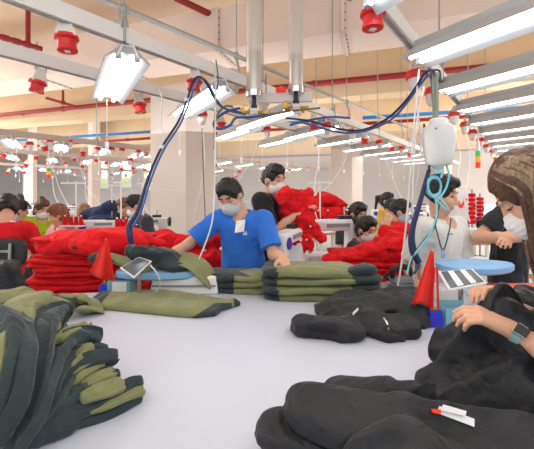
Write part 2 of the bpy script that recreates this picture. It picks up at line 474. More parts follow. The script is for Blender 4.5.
    E3((0,.062,-.098),(.026,.024,.02),.02)
    for s in (-1,1):
        E3((s*.037,.056,-.03),(.026,.028,.028),.02); E3((s*.034,.099,.018),(.017,.016,.010),.012,True)
        E3((s*.033,.073,.016),(.015,.0145,.013),.004)
        E3((s*.032,.081,.040),(.026,.012,.008),.014)
        E3((s*.074,-.008,-.008),(.010,.019,.031),.006)
    g.cone(L(0,.088,.016), L(0,.108,-.026), .008*hk, .0125*hk, k=.012)
    for s in (-1,1): E3((s*.012,.098,-.03),(.009,.011,.008),.008)
    g.cone(L(-.016,.090,-.058), L(.016,.090,-.058), .0075*hk, .0075*hk, k=.006); g.cone(L(-.014,.088,-.069), L(.014,.088,-.069), .0075*hk, .0075*hk, k=.006)
    vs, fs = g.mesh()
    q = (vs-hc)/hk; lx, ly, lz = q@A[0], q@A[1], q@A[2]; ax_ = np.abs(lx)
    col = np.ones((len(vs),4)); col[:,:3] = SK
    if face_paint:
        near = (ly > .05)&(np.abs(lz) < .13)&(ly < .14)
        def paint(msk, c): col[msk&near, :3] = c
        paint((ax_ < .02)&(np.abs(lz+.064) < .010)&(ly > .085), lin('#B5686A'))
        pr = .5*res/.006*.003
        paint((ax_ > .013)&(ax_ < .052)&(np.abs(lz-(.040+.004*np.cos((ax_-.033)*60))) < .0035+pr*.6), lin('#4A3830'))
        if head and head[1] >= 14: paint((ax_ > .018)&(ax_ < .047)&(np.abs(lz-.010) < .0025+pr*.4), lin('#4A342C'))
        else:
            paint((ax_ > .018)&(ax_ < .046)&(np.abs(lz-.016) < .005), lin('#D9CCC4'))
            paint((np.abs(ax_-.032) < .0075)&(np.abs(lz-.016) < .006), lin('#1E1714'))
            paint((ax_ > .018)&(ax_ < .047)&(np.abs(lz-.023) < .0022+pr*.3), lin('#3A2A25'))
    o = thing(name, label, 'person', loc, 0, group)
    body = link('body', vs, fs, ['skin'], None, o, smooth=True, col=col)
    # ---- shirt
    g = G(np.min([Cp-.24, S[0]-.14, S[1]-.14, E[0]-.1, E[1]-.1, W[0]-.08, W[1]-.08], 0), np.max([S[0]+.14, S[1]+.14, N+.08, Cp+.24, E[0]+.1, E[1]+.1, W[0]+.08, W[1]+.08], 0), res)
    a = .014*k
    g.cone(Cp-t*.05, Cp+t*.14*k, .145*k+a, .13*k+a, k=.03, flat=tf, ff=.74)
    g.cone(Cp+t*.12*k, Cp+t*.35*k, .128*k+a, .142*k+a, k=.05, flat=tf, ff=.72)
    if fem: g.ell(Cp+t*.30*k+tf*.085*k, (.12,.05,.07), np.array([r,tf,t]), .04)
    g.cone(S[0]*.82+S[1]*.18-t*.025, S[1]*.82+S[0]*.18-t*.025, .066*k+a*.6, .066*k+a*.6, k=.05)
    g.cone(N-t*.07, N-t*.012, .075*k, .066*k, k=.04, cap=True)
    low = Cp-t*.09*k
    for i in (0,1):
        if sleeve <= 1:
            e = S[i]*(1-sleeve)+E[i]*sleeve; g.cone(S[i], e, .06*k+a*.5, .062*k+a*.5, k=.04, cap=True)
        else:
            e = E[i]*(2-sleeve)+W[i]*(sleeve-1); g.cone(S[i], E[i], .056*k+a*.5, .046*k+a*.5, k=.04); g.cone(E[i], e, .046*k+a*.5, .036*k+a*.3, k=.02, cap=True)
    g.noise(.0075*k, 8, 3, True, (1,1,.7), True); g.noise(.003, 20, 5, True, (1,1,.7), True)
    # hem: cut only the trunk, not arms hanging lower
    x,y,z = np.meshgrid(*g.ax, indexing='ij', sparse=True)
    dl = (low[0]-x)*t[0]+(low[1]-y)*t[1]+(low[2]-z)*t[2]
    rad = np.sqrt((x-Cp[0])**2+(y-Cp[1])**2)
    g.D = np.where(rad < .2*k, np.maximum(g.D, dl), g.D).astype(np.float32)
    # neckline
    g.cone(N+t*.02+tf*.02, N-t*.01+tf*.055, .066*k, .052*k, k=.008, sub=True)
    vs, fs = g.mesh(); link('shirt', vs, fs, [shirt], None, o, smooth=True)
    # ---- trousers and shoes
    if legs:
        lr = max(res, .012)
        pk = np.array(hips+Kn+An+[Cp]); g = G(pk.min(0)-.2, pk.max(0)+.2, lr)
        g.cone(Cp-t*.06, Cp+t*.02, .142*k, .135*k, k=.04, flat=tf, ff=.75)
        for i in (0,1):
            g.cone(hips[i], Kn[i], .092*k, .07*k, k=.04); g.cone(Kn[i], An[i]-up*.01, .07*k, .058*k, k=.03, cap=True)
        g.noise(.006, 10, 8, True); vs, fs = g.mesh(); link('trousers', vs, fs, [pants], None, o, smooth=True)
        for a_ in An:
            g = G(a_-V(.25,.25,.1), a_+V(.25,.25,.1), .012)
            g.cone(a_-up*.02, a_+f*.16-up*.04, .047, .042, k=.02); g.plane((0,0,.003), (0,0,-1)); vs, fs = g.mesh(); link('shoe', vs, fs, ['black_plastic'], None, o, smooth=True)
    # ---- hair
    hr = headres or min(res, .007)
    if hair:
        g = G(hc-.17*k, hc+.17*k, hr) if hair in ('short','hood') else G(hc-V(.24,.24,.45)*k, hc+.24*k, hr)
        E3 = lambda c,rr,kk=.02,sub=False: g.ell(L(*c), np.array(rr)*hk, A, kk, sub)
        if hair == 'hood':
            E3((0,-.01,.0),(.092,.11,.135)); E3((0,.10,.018),(.05,.06,.022),.01,True)
        else:
            E3((0,-.016,.036),(.084,.104,.100)); E3((0,-.035,-.03),(.078,.075,.07),.03)
            E3((0,.02,.10),(.066,.07,.040),.03)
            if hair == 'short': g.noise(.006, 26, 2, True); g.noise(.004, 55, 4)
            E3((0,.124,-.014),(.084,.088,.098),.012,True)
            for s in (-1,1): E3((s*.088,.012,-.035),(.03,.042,.055),.01,True)
            if hair == 'short': g.plane(L(0,0,-.066), -A[2]-.5*A[1])
            if hair == 'bun': E3((0,-.07,.115),(.045,.045,.042),.012)
            if hair == 'pony':
                g.cone(L(0,-.10,.06), L(0,-.155,.03), .026, .034, k=.02); g.cone(L(0,-.155,.03), L(0,-.165,-.15), .036, .014, k=.02)
            if hair == 'bob': 
                for s in (-1,1): g.cone(L(s*.060,-.045,.0), L(s*.060,-.035,-.10), .034, .028, k=.03)
            if hair != 'short': g.noise(.006, 30, 4, True, (1,1,.4))
        vs, fs = g.mesh(); link('hood' if hair == 'hood' else 'hair', vs, fs, [hairm], None, o, smooth=True)
    if mask:
        g = G(hc-.17*k, hc+.17*k, hr)
        E3 = lambda c,rr,kk=.02,sub=False: g.ell(L(*c), np.array(rr)*hk, A, kk, sub)
        E3((0,.046,-.058),(.068,.080,.062)); g.cone(L(0,.09,.0), L(0,.112,-.03), .014*hk, .017*hk, k=.015)
        g.plane(L(0,.0,.002), nrm(A[2]+.22*A[1]*0)); g.plane(L(0,.018,0), -A[1])
        x,y,z = g.ax
        zz = (x-hc[0])[:,None,None]*A[2][0]+(y-hc[1])[None,:,None]*A[2][1]+(z-hc[2])[None,None,:]*A[2][2]
        g.D += (.0015*np.sin(zz*420)).astype(np.float32)
        vs, fs = g.mesh(); link('face_mask', vs, fs, [mask], None, o, smooth=True)
        for s in (-1,1):
            mb = MB()
            mb.tube([L(s*.062,.04,-.02), L(s*.079,.015,-.004), L(s*.084,-.012,.01), L(s*.080,-.03,-.008)], .0022, mask, n=5, smooth=4)
            mb.tube([L(s*.058,.03,-.085), L(s*.073,.012,-.05), L(s*.080,-.012,-.04), L(s*.080,-.03,-.008)], .0022, mask, n=5, smooth=4)
            build(mb, 'ear_loop', o, True)
    J_ = [c for c in o.children if c.name.startswith('shirt')][0]
    return o, dict(shirt=J_, S=S, E=E, W=W, N=N, C=Cp, A=A, f=f, r=r, t=t, tf=tf, L=L, k=k)
# ------------------------------------------------------------ camera, light
cam = bpy.data.cameras.new('camera'); co = bpy.data.objects.new('camera', cam); C.objects.link(co)
co.location = (0,0,CAMZ); co.rotation_euler = (math.pi/2,0,0)
cam.sensor_fit = 'HORIZONTAL'; cam.sensor_width = 36; cam.lens = F/534*36; cam.shift_y = -(224.5-HY)/534; cam.clip_start = .05
cam.dof.use_dof = False
bpy.context.scene.camera = co
sc = bpy.context.scene
sc.view_settings.view_transform = 'Standard'; sc.view_settings.look = 'None'; sc.view_settings.exposure = EXPO
w = bpy.data.worlds.new('world'); sc.world = w; w.use_nodes = True
w.node_tree.nodes['Background'].inputs[0].default_value = (.93,.96,1,1); w.node_tree.nodes['Background'].inputs[1].default_value = WORLD
def area(name, loc, size, power, rot=(0,0,0), col=(1,.98,.96)):
    l = bpy.data.lights.new(name, 'AREA'); l.energy = power; l.size = size[0]; l.size_y = size[1]; l.shape = 'RECTANGLE'; l.color = col
    o = bpy.data.objects.new(name, l); C.objects.link(o); o.location = loc; o.rotation_euler = rot; return o
area('table_fill', (.3,-.4,3.3), (4,2.2), 75*AREA)  # unseen fill lights added over the table, standing for lamp rows out of view
area('table_fill', (-2.6,.3,3.2), (2.2,1.5), 25*AREA)
area('table_fill', (3.4,1.2,3.0), (1.6,2.4), 40*AREA)
# unseen fill lights added high at both sides to brighten the hall
for x, y in ((-9,4.2),(9.5,5.5),(-12,9),(13,9)): area('hall_fill', (x,y,4.5), (4,2.5), 330*HALL)
# fill lights added unseen behind the cross beams to brighten the far rows
bz = math.atan2(-330, 1067)
for x, dy in ((-7,2.0),(0,2.0),(6,2.0),(-12,2.2),(11,2.2)): area('hall_fill', (x, 8.17-.318*x+dy, 4.7), (5,1.4), 160*BACK, (0,0,bz))
for x in (-8,0,7): area('hall_fill', (x, 12.4-.318*x+1.6, 4.7), (6,1.2), 160*BACK, (0,0,bz))
# unseen upward fill lights added above the rails to brighten the ceiling
for x, y, sx, p in ((-3.5,3.6,4,60),(.5,2.2,4,60),(4.5,3.2,4,70),(-6,7.5,5,150),(0,7,5,150),(6,6.5,5,150),(-9,12,7,260),(0,12,7,260),(9,10,7,260)):
    area('ceiling_fill', (x,y,2.75), (sx,sx*.7), p*UP, (math.pi,0,0), (1,.97,.94))
# ------------------------------------------------------------ shell
mb = MB(); mb.box((0,11,-.05), (44,34,.1), 'floor'); struct(build(mb, 'floor'))
mb = MB(); mb.box((0,11,4.98), (44,34,.1), 'ceiling'); struct(build(mb, 'ceiling'))
bu = nrm(V(-1067,330,0)); bn = V(bu[1], -bu[0], 0)            # along the cross beams / towards the camera side is -bn
if bn[1] < 0: bn = -bn
def along(p, s): return np.asarray(p, float)+bu*s
wc = V(0,16.2,0)
def wallbox(mb, s0, s1, z0, z1, th, m, off=0):
    a = wc+bu*s0-bn*off; b = wc+bu*s1-bn*off
    mb.bar((a[0],a[1],(z0+z1)/2), (b[0],b[1],(z0+z1)/2), th, z1-z0, m)
mb = MB(); wallbox(mb, -30, 30, 0, 3.3, .2, 'wall_grey'); wallbox(mb, -30, 30, 3.3, 4.95, .2, 'wall_tan'); struct(build(mb, 'wall_back'))
mb = MB(); wallbox(mb, -30, 30, 3.25, 3.36, .1, 'rail_pink', .15); struct(build(mb, 'trim_1'))
# windows in the back wall (bright, with the frame and the green outside)
def smark(px): # distance along the wall seen at this column
    k = (px-CX)/F   # x = k*y ; point wc+bu*s
    return (k*wc[1]-wc[0])/(bu[0]-k*bu[1])
def win(i, px0, px1, py0, py1):
    s0, s1 = smark(px0), smark(px1); mid = wc+bu*(s0+s1)/2; d = mid[1]
    z1 = CAMZ-(py0-HY)/F*d; z0 = CAMZ-(py1-HY)/F*d
    mb = MB(); wallbox(mb, s0, s1, z0, z1, .04, 'window_glow', .13); o = build(mb, 'window_%d'%i); struct(o)
    mb = MB(); wallbox(mb, s0, s1, z0, z0+(z1-z0)*.35, .02, 'leaf_green', .16); build(mb, 'garden_view', o)
    mb = MB()
    for s in (s0, s1): mb.bar(wc+bu*s-bn*.16+V(0,0,z0), wc+bu*s-bn*.16+V(0,0,z1), .07, .07, 'rail_white')
    for z in (z0, z1): mb.bar(wc+bu*s0-bn*.16+V(0,0,z), wc+bu*s1-bn*.16+V(0,0,z), .07, .07, 'rail_white')
    build(mb, 'window_frame', o)
for i, q in enumerate(((103.5,110,160,188),(124,133,160,187),(146,154,155,190),(80,92,205,214),(306,333,196,213),(340,352,199,212),(26,36,165,222),(482,530,205,222))): win(i+1, *q)
# cross beams
def beam(name, p0, p1, zb, zt, depth, m, ext=14):
    a = np.asarray(p0, float); b = np.asarray(p1, float); u = nrm(b-a); n = nrm(V(-u[1],u[0],0)); n = n if n[1] > 0 else -n
    a = a-u*ext+n*depth/2; b = b+u*ext+n*depth/2; z = (zb+zt)/2
    mb = MB(); mb.bar((a[0],a[1],z), (b[0],b[1],z), depth, zt-zb, m); struct(build(mb, name))
beam('trim_2', (-4.67,6.37,0), (1.31,4.45,0), 3.70, 4.36, .75, 'beam_pink')
beam('trim_3', (-8.9,11.0,0), (1.16,7.8,0), 3.70, 4.94, .5, 'beam_tan')
beam('trim_4', (-12,16.2,0), (1.8,11.8,0), 3.55, 4.94, .5, 'beam_tan')
beam('trim_5', (-4.67,6.37+1.6,0), (1.31,4.45+1.6,0), 4.5, 4.94, .4, 'column_top')
# flange strips and bolts on the big air duct
mb = MB(); u = nrm(V(5.98,-1.92,0)); n = nrm(V(1.92,5.98,0))
for s in (.3, 2.2, 4.1, 6.0):
    a = V(-4.67,6.37,0)+u*s
    mb.bar(a-n*.02+V(0,0,3.7), a-n*.02+V(0,0,4.36), .05, .03, 'beam_pink'); mb.bar(a-n*.02+V(0,0,3.69), a+n*.77+V(0,0,3.69), .06, .03, 'rail_pink')
    for q in range(6): mb.box(a+u*.03-n*.025+V(0,0,3.74+q*.11), (.014,.02,.014), 'dark_metal'); mb.box(a+u*.04+n*(.06+q*.13)+V(0,0,3.675), (.014,.014,.014), 'dark_metal')
struct(build(mb, 'trim_6'))
# columns
def column(name, pl, pm, pr, d, mtop=None, zc=None, zt=4.93):
    """left / nearest / right edges by picture column; faces square to the rail grid"""
    a = P(pm, HY, d); a[2] = 0
    dl = d*1.055; dr = d*1.03
    L = P(pl, HY, dl); R = P(pr, HY, dr); L[2] = R[2] = 0
    B = L+R-a
    mb = MB()
    def ring(z0, z1, m, g=0):
        c = (L+R)/2; q = [p+(p-c)*g for p in (a,R,B,L)]
        mb.add([p+V(0,0,z) for z in (z0,z1) for p in q], [(3,2,1,0),(4,5,6,7),(0,1,5,4),(1,2,6,5),(2,3,7,6),(3,0,4,7)], m)
    if zc: ring(0, zc, 'column_paint'); ring(zc, zt, mtop or 'column_top', .0)
    else: ring(0, zt, 'column_paint')
    struct(build(mb, name))
column('column_1', 150.5, 186, 214, 6.75, 'column_paint', 2.6, zt=3.75)
column('column_2', 331, 352, 362.5, 8.1, 'column_top', 2.6, zt=3.7)
column('column_3', 28, 33, 37, 11.2)
column('column_4', 436, 444, 452, 12.5)
column('column_5', 88, 92, 100, 13.5)
# ------------------------------------------------------------ pipes
def pipe(name, pts, r, m, label, cat='pipe', group=None, n=10, sm=0):
    mb = MB(); mb.tube(pts, r, m, n, sm); o = build(mb, name, smooth=True); return tag(o, label, cat, group)
def onz(px, py, z): return H(px, py, z)
def extend(a, b, e0, e1): u = nrm(b-a); return a-u*e0, b+u*e1
def redtree(a, b, name, label, r, drops):
    o = thing(name, label, 'pipe', (a+b)/2*V(1,1,0)+V(0,0,(a[2]+b[2])/2))
    mb = MB(); mb.tube([a,b], r, 'red_pipe', 12); build(mb, 'main_pipe', o, True)
    for (s, dv, dz) in drops:
        p = a+(b-a)*s; mb = MB(); q = p+bn*dv
        mb.tube([p, q], r*.6, 'red_pipe', 8); mb.tube([p+bn*dv*.5, p+bn*dv*.5+V(0,0,dz)], r*.5, 'red_pipe', 8); mb.lathe([(r*.9,-.05),(r*.9,.05)], 'red_pipe', p+bn*dv*.5); build(mb, 'branch_pipe', o, True)
    for s in (.3,.5,.7):
        p = a+(b-a)*s; u = nrm(b-a); mb = MB(); mb.tube([p-u*.05, p+u*.05], r*1.25, 'red_pipe', 12); build(mb, 'coupling', o, True)
    return o
a, b = extend(onz(0,115,4.0), onz(500,65.5,4.0), 3, 2)
redtree(a, b, 'sprinkler_pipe', 'long red sprinkler main running across the hall under the tan beam', .065, ((.20,1.6,.3),(.33,-1.0,.35),(.62,1.8,.3),(.72,1.6,.25)))
a, b = extend(onz(78,143,3.4), onz(461,117,3.4), 3, 2)
redtree(a, b, 'sprinkler_pipe', 'thinner red pipe running just below the blue pipe', .05, ((.4,.6,.15),(.7,-.7,.2)))
a, b = extend(onz(0,141.5,3.5), onz(461,111.5,3.5), 3, 2)
pipe('water_pipe', [a,b], .05, 'blue_pipe', 'long blue pipe running across the hall under the far beam')
a, b = onz(-12,33,4.1), onz(42,49,4.1)
o = redtree(a, b, 'sprinkler_pipe', 'short red pipe with an upright branch at the top left corner', .045, ())
mb = MB(); p = a+(b-a)*.72; mb.tube([p, p+V(0,0,.75)], .04, 'red_pipe', 10); build(mb, 'branch_pipe', o, True)
a, b = onz(176,-2,4.3), onz(212,15,4.3)
pipe('sprinkler_pipe', [a, b], .05, 'red_pipe', 'red pipe stub at the top between the lamp and the steel tubes')
# ------------------------------------------------------------ overhead rails
RU = nrm(V(266,330,0)); RN = V(RU[1], -RU[0], 0)*-1          # along a rail, and towards the left/back
FU = nrm(V(-.53,.85,0)); RZ = 2.555
def railpt(n, s, z=RZ): return RN*n+RU*s+V(0,0,z)
def smax(n, gap=.3): return ((wc@bn)-gap-n*(RN@bn))/(RU@bn)
def inside(n, px): return sat(n, px) < smax(n, 1.6)
def rail(n, s0, s1, label, m='rail_white', wdt=.055, hgt=.10):
    s1 = min(s1, smax(n))
    a, b = railpt(n, s0), railpt(n, s1)
    o = thing('lamp_rail', label, 'rail', (a+b)/2); R = MB(); R.bar(a, b, wdt, hgt, m); build(R, 'channel', o)
    g = MB(); g.bar(a-V(0,0,hgt*.5+.004), b-V(0,0,hgt*.5+.004), wdt*.4, .01, 'galv'); build(g, 'slot', o)
    return o
RA, RB, RE, RF, RH, RI = 2.15, 3.05, .66, 7.25, 10.4, 15.5
rail(RA, -.2, 14, 'white lamp rail passing above the man in the blue shirt')
rail(RB, -1.0, 14, 'white lamp rail left of the nearest hanging lamp, running behind the column')
rail(RE, -.6, 13, 'white lamp rail at the near ends of the long lamps on the right')
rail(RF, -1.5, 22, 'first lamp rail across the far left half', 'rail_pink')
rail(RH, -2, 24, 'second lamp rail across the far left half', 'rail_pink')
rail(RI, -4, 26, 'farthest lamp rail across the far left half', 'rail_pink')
# conduit above rail A with clamps
ca, cb = extend(onz(110,3,2.95), onz(385,118,2.95), 1.0, 3)
o = thing('conduit_pipe', 'galvanised conduit running above the lamp rail in front of the steel tubes', 'pipe', (ca+cb)/2)
mb = MB(); mb.tube([ca,cb], .022, 'galv', 10); build(mb, 'pipe', o, True)
for s in np.linspace(.12,.9,7):
    p = ca+(cb-ca)*s; q = p*1; mb = MB(); mb.box(p, (.05,.05,.06), 'galv'); mb.tube([p-V(0,0,.02), p-V(0,0,.2)+RN*-.05, p-V(0,0,.33)], .013, 'galv', 8); mb.box(p-V(0,0,.34), (.045,.03,.1), 'galv'); build(mb, 'hanger_clamp', o, True)
for i, s in enumerate(np.linspace(.12,.9,7)):
    p = ca+(cb-ca)*s; mb = MB(); mb.tube([p+V(0,0,.03), V(p[0],p[1],4.93)], .006, 'galv', 6); build(mb, 'hanger_rod', o, True)
def rods(n, ss, where):
    for i, s in enumerate(ss):
        p = railpt(n, s, RZ+.05); o = thing('suspension_rod', 'thin steel rod holding %s, %s from its near end'%(where, ORD[i]), 'rod', p, 0, 'suspension rods of the lamp rails')
        mb = MB(); mb.tube([p, V(p[0],p[1],4.93)], .007, 'galv', 6); build(mb, 'rod', o, True)
        mb = MB(); mb.box(p+V(0,0,.01), (.05,.05,.05), 'galv'); mb.tube([p+V(.03,0,.1), p+V(.03,0,-.1)], .012, 'galv', 6); build(mb, 'clamp', o)
rods(RA, (1.1,2.6,4.1,5.8,7.6,9.6), 'the rail above the man in blue')
rods(RB, (1.6,3.4,5.2,7.2), 'the rail behind the nearest lamp')
rods(RE, (1.7,3.3,5.0,7.0), 'the rail of the right-hand lamps')
rods(RF, (1.0,3.2,5.6,8.0,10.5), 'the first far-left rail')
# ------------------------------------------------------------ twin tube lamps
def lamp_proto():
    t = thing('tube_lamp', '', 'lamp'); LN = 1.25
    mb = MB(); prof = [(-.05,0.0),(-.13,-.055),(-.135,-.05),(-.055,.02),(-.03,.03),(-.03,.075),(.03,.075),(.03,.03),(.055,.02),(.135,-.05),(.13,-.055),(.05,0.0),(0,-.012)]
    mb.prism(prof, V(1,0,0), V(0,0,1), V(0,1,0), (0,0,0), LN, 'lamp_body'); build(mb, 'reflector', t)
    for sx in (-1,1):
        mb = MB(); mb.tube([V(sx*.055,.03,-.028), V(sx*.055,LN-.03,-.028)], .016, 'tube', 10); q = build(mb, 'fluorescent_tube', t, True)
        for y in (.012, LN-.012):
            mb = MB(); mb.box((sx*.055,y,-.022), (.03,.03,.045), 'lamp_body'); build(mb, 'tube_holder', q)
    mb = MB(); mb.box((0,.06,.085), (.075,.10,.03), 'rail_white')
    for sx in (-1,1): mb.bar((sx*.02,-.004,.06), (sx*.062,-.004,-.035), .022, .012, 'rail_white')
    mb.box((0,-.004,.06), (.08,.012,.06), 'rail_white'); build(mb, 'bracket', t)
    mb = MB(); mb.tube([V(0,LN-.02,-.03), V(0,LN-.02,-.42)], .0035, 'hose_white', 6); cd = build(mb, 'pull_cord', t, True)
    mb = MB(); mb.lathe([(.010,-.03),(.014,-.02),(.016,.035),(.010,.045)], 'white_plastic', (0,LN-.02,-.45), 10); build(mb, 'pull_switch', cd, True)
    return t
LP = None
frot = math.atan2(-FU[0], FU[1])
def lamp(n, s, label, group, dz=.05, extra=0, flip=False):
    global LP
    o = lamp_proto() if LP is None else copy_tree(LP)
    if LP is None: LP = o
    p = railpt(n, s, RZ-.05-.10+dz)
    if flip:
        p = p-FU*1.25
        for ch in list(o.children):
            if ch.name.startswith('pull_cord'):
                for g in list(ch.children): bpy.data.objects.remove(g)
                bpy.data.objects.remove(ch)
    o.location = tuple(p); o.rotation_euler = (0,0,frot+extra); o.scale = (1.1,1,1.12); o['label'] = label; o['category'] = 'lamp'; o['group'] = group
sA = [ (x-0)*1.0 for x in (1.09,1.95,2.98,4.05,5.15,6.25,7.35,8.45,9.6,10.8,12.2)]
# distance along rail A of a picture column
def sat(n, px):
    k = (px-CX)/F; return n*(k*RN[1]-RN[0])/(RU[0]-k*RU[1])
s0 = sat(RA, 128)
for i in range(10): lamp(RA, s0+[0,.87,1.95,3.1,4.2,5.3,6.4,7.5,8.6,9.7,10.8][i], 'lit twin-tube lamp on the rail above the man in blue, %s from the near left'%ORD[i], 'lamps above the man in blue')
for i in range(7): lamp(RB, sat(RB,238)+i*1.15-5.4, 'lit twin-tube lamp on the rail passing behind the big column, %s from its near end'%ORD[i], 'lamps on the rail behind the column') if i in (0,5,6) else None
se = sat(RE, 415)
for i in range(10): lamp(RE, se-1.0+i*.93, 'long lit lamp at the upper right, %s from the top'%ORD[i], 'long lamps at the upper right', flip=True)
for i, px in enumerate([q for q in (9,61,104,141,230,252,276,300,318,335,350) if inside(RF, q)]): lamp(RF, sat(RF,px), 'small lit lamp on the first far rail, %s from the left edge'%ORD[i], 'lamps of the first far rail')
for i, px in enumerate([q for q in (10,52,87,118,146,222,243,262,282,300) if inside(RH, q)]): lamp(RH, sat(RH,px), 'small lit lamp on the second far rail, %s from the left edge'%ORD[i], 'lamps of the second far rail')
for i, px in enumerate([q for q in (16,42,68,94,118,140,300,352) if inside(RI, q)]): lamp(RI, sat(RI,px), 'tiny lit lamp on the farthest rail, %s from the left edge'%ORD[i], 'lamps of the farthest rail')
# ------------------------------------------------------------ red sockets
def socket_proto(plug):
    t = thing('power_socket', '', 'socket')
    mb = MB(); mb.tube([V(-.03,0,.07), V(-.035,0,.11), V(0,0,.145), V(.035,0,.11), V(.03,0,.07)], .009, 'socket_white', 8, 4); build(mb, 'hook', t, True)
    if plug:
        mb = MB(); mb.lathe([(.03,.02),(.062,.02),(.066,.05),(.05,.085),(.03,.09)], 'socket_red', n=14); build(mb, 'outlet_cup', t, True)
        mb = MB(); mb.lathe([(.052,.02),(.05,-.03),(.03,-.075),(.014,-.085)], 'socket_white', n=14); build(mb, 'plug', t, True)
    else:
        mb = MB(); mb.lathe([(.075,-.01),(.07,.01),(.04,.085),(.03,.10)], 'socket_white', n=4, R=np.array(Matrix.Rotation(.78,3,'Z'))); build(mb, 'housing', t, True)
        mb = MB(); mb.lathe([(.066,.0),(.068,-.02),(.052,-.03),(.05,-.07),(.056,-.075),(.056,-.09),(.03,-.092)], 'socket_red', n=12); c = build(mb, 'outlet_cup', t, True)
        mb = MB(); mb.box((0,0,-.094), (.03,.03,.006), 'white_plastic'); build(mb, 'contact_plate', c)
    return t
SP = [socket_proto(False), socket_proto(True)]; used_s = [False, False]
def socket(n, s, label, group, plug, dz=0, tilt=0, off=0):
    o = SP[plug]
    if used_s[plug]: o = copy_tree(o)
    used_s[plug] = True
    p = railpt(n, s, RZ-.17+dz)+FU*off; o.location = tuple(p); o.rotation_euler = (tilt*.6, tilt, rnd.uniform(0,3)); o['label'] = label; o['group'] = group
    return p
sockpts = []
for i, (px, pl, dz) in enumerate(((57,0,.05),(191,0,.04),(262,1,0),(313,0,0),(327,1,-.02),(352,1,0),(365,0,0),(380,1,-.02),(392,0,0),(402,1,0),(411,0,0))):
    sockpts.append(socket(RA, sat(RA,px)+.05, 'red power socket on the rail above the man in blue, %s from the near left'%ORD[i], 'sockets above the man in blue', pl, dz, rnd.uniform(-.2,.2), off=.03))
for i, (px, pl) in enumerate(((38,0),(140,0),(203,1),(222,0),(268,1))):
    sockpts.append(socket(RB, sat(RB,px), 'red power socket on the rail behind the nearest lamp, %s from the left'%ORD[i], 'sockets on the rail behind the nearest lamp', pl, 0, rnd.uniform(-.2,.2), off=.03))
for i, (px, pl) in enumerate(((373,0),(424,1),(440,1),(461,1),(471,1),(478,1),(485,1),(491,1),(496,1),(500,0),(504,1))):
    sockpts.append(socket(RE, sat(RE,px), 'red power socket at the near ends of the upper right lamps, %s from the top'%ORD[i], 'sockets by the upper right lamps', pl, .07 if i == 0 else 0, rnd.uniform(-.15,.15), off=.0 if i == 0 else .08))
rr = random.Random(3)
for nm, n, pxs in (('first',RF,(30,44,50,70,83,97,112,122,130,138,146,216,240,258,272,290,308,326,345)), ('second',RH,(4,26,36,48,66,74,82,96,107,122,134,145,218,236,255,275,294)), ('farthest',RI,(8,24,30,50,58,75,85,100,112,126,134,148))):
    for i, px in enumerate([q for q in pxs if inside(n, q)]):
        sockpts.append(socket(n, sat(n,px), 'small red socket on the %s far rail, %s from the left edge'%(nm,ORD[i]), 'sockets of the %s far rail'%nm, rr.random() < .6, rr.uniform(-.2,.1), rr.uniform(-.4,.4), off=.03))
# cords dropping from sockets to the machines below
cord_n = 0
for i, (p, tgt) in enumerate(((sockpts[2], P(206,238,3.6)), (sockpts[13], P(196,240,3.9)), (sockpts[3], P(318,222,3.4)), (sockpts[5], P(300,214,4.4)), (sockpts[7], P(420,225,4.2)), (sockpts[17], P(416,232,3.2)), (sockpts[19], P(462,226,3.1)), (sockpts[20], P(470,222,3.2)), (sockpts[28], P(75,214,5.2)), (sockpts[30], P(102,206,5.6)), (sockpts[32], P(118,200,6.0)), (sockpts[34], P(144,210,4.6)), (sockpts[27], P(30,216,5.0)), (sockpts[36], P(148,214,4.8)), (sockpts[47], P(60,206,7)), (sockpts[50], P(90,206,7)), (sockpts[44], P(310,212,5)))):
    m_ = (p+tgt)/2+V(0,0,-.22)*(1 if i % 2 else .6); st = p-V(0,0,.08)
    q = [st, st*.75+tgt*.25+V(.05,0,-.1), m_, tgt*.8+st*.2-V(.04,0,.02), tgt]
    mb = MB(); mb.tube(q, 0.005 if tgt[1] < 4.5 else .0045, 'hose_white', 6, 8)
    tag(build(mb, 'hanging_cable', smooth=True), 'thin white cable hanging from a red socket down to the machines, %s along'%ORD[i], 'cable', 'cables from the sockets')
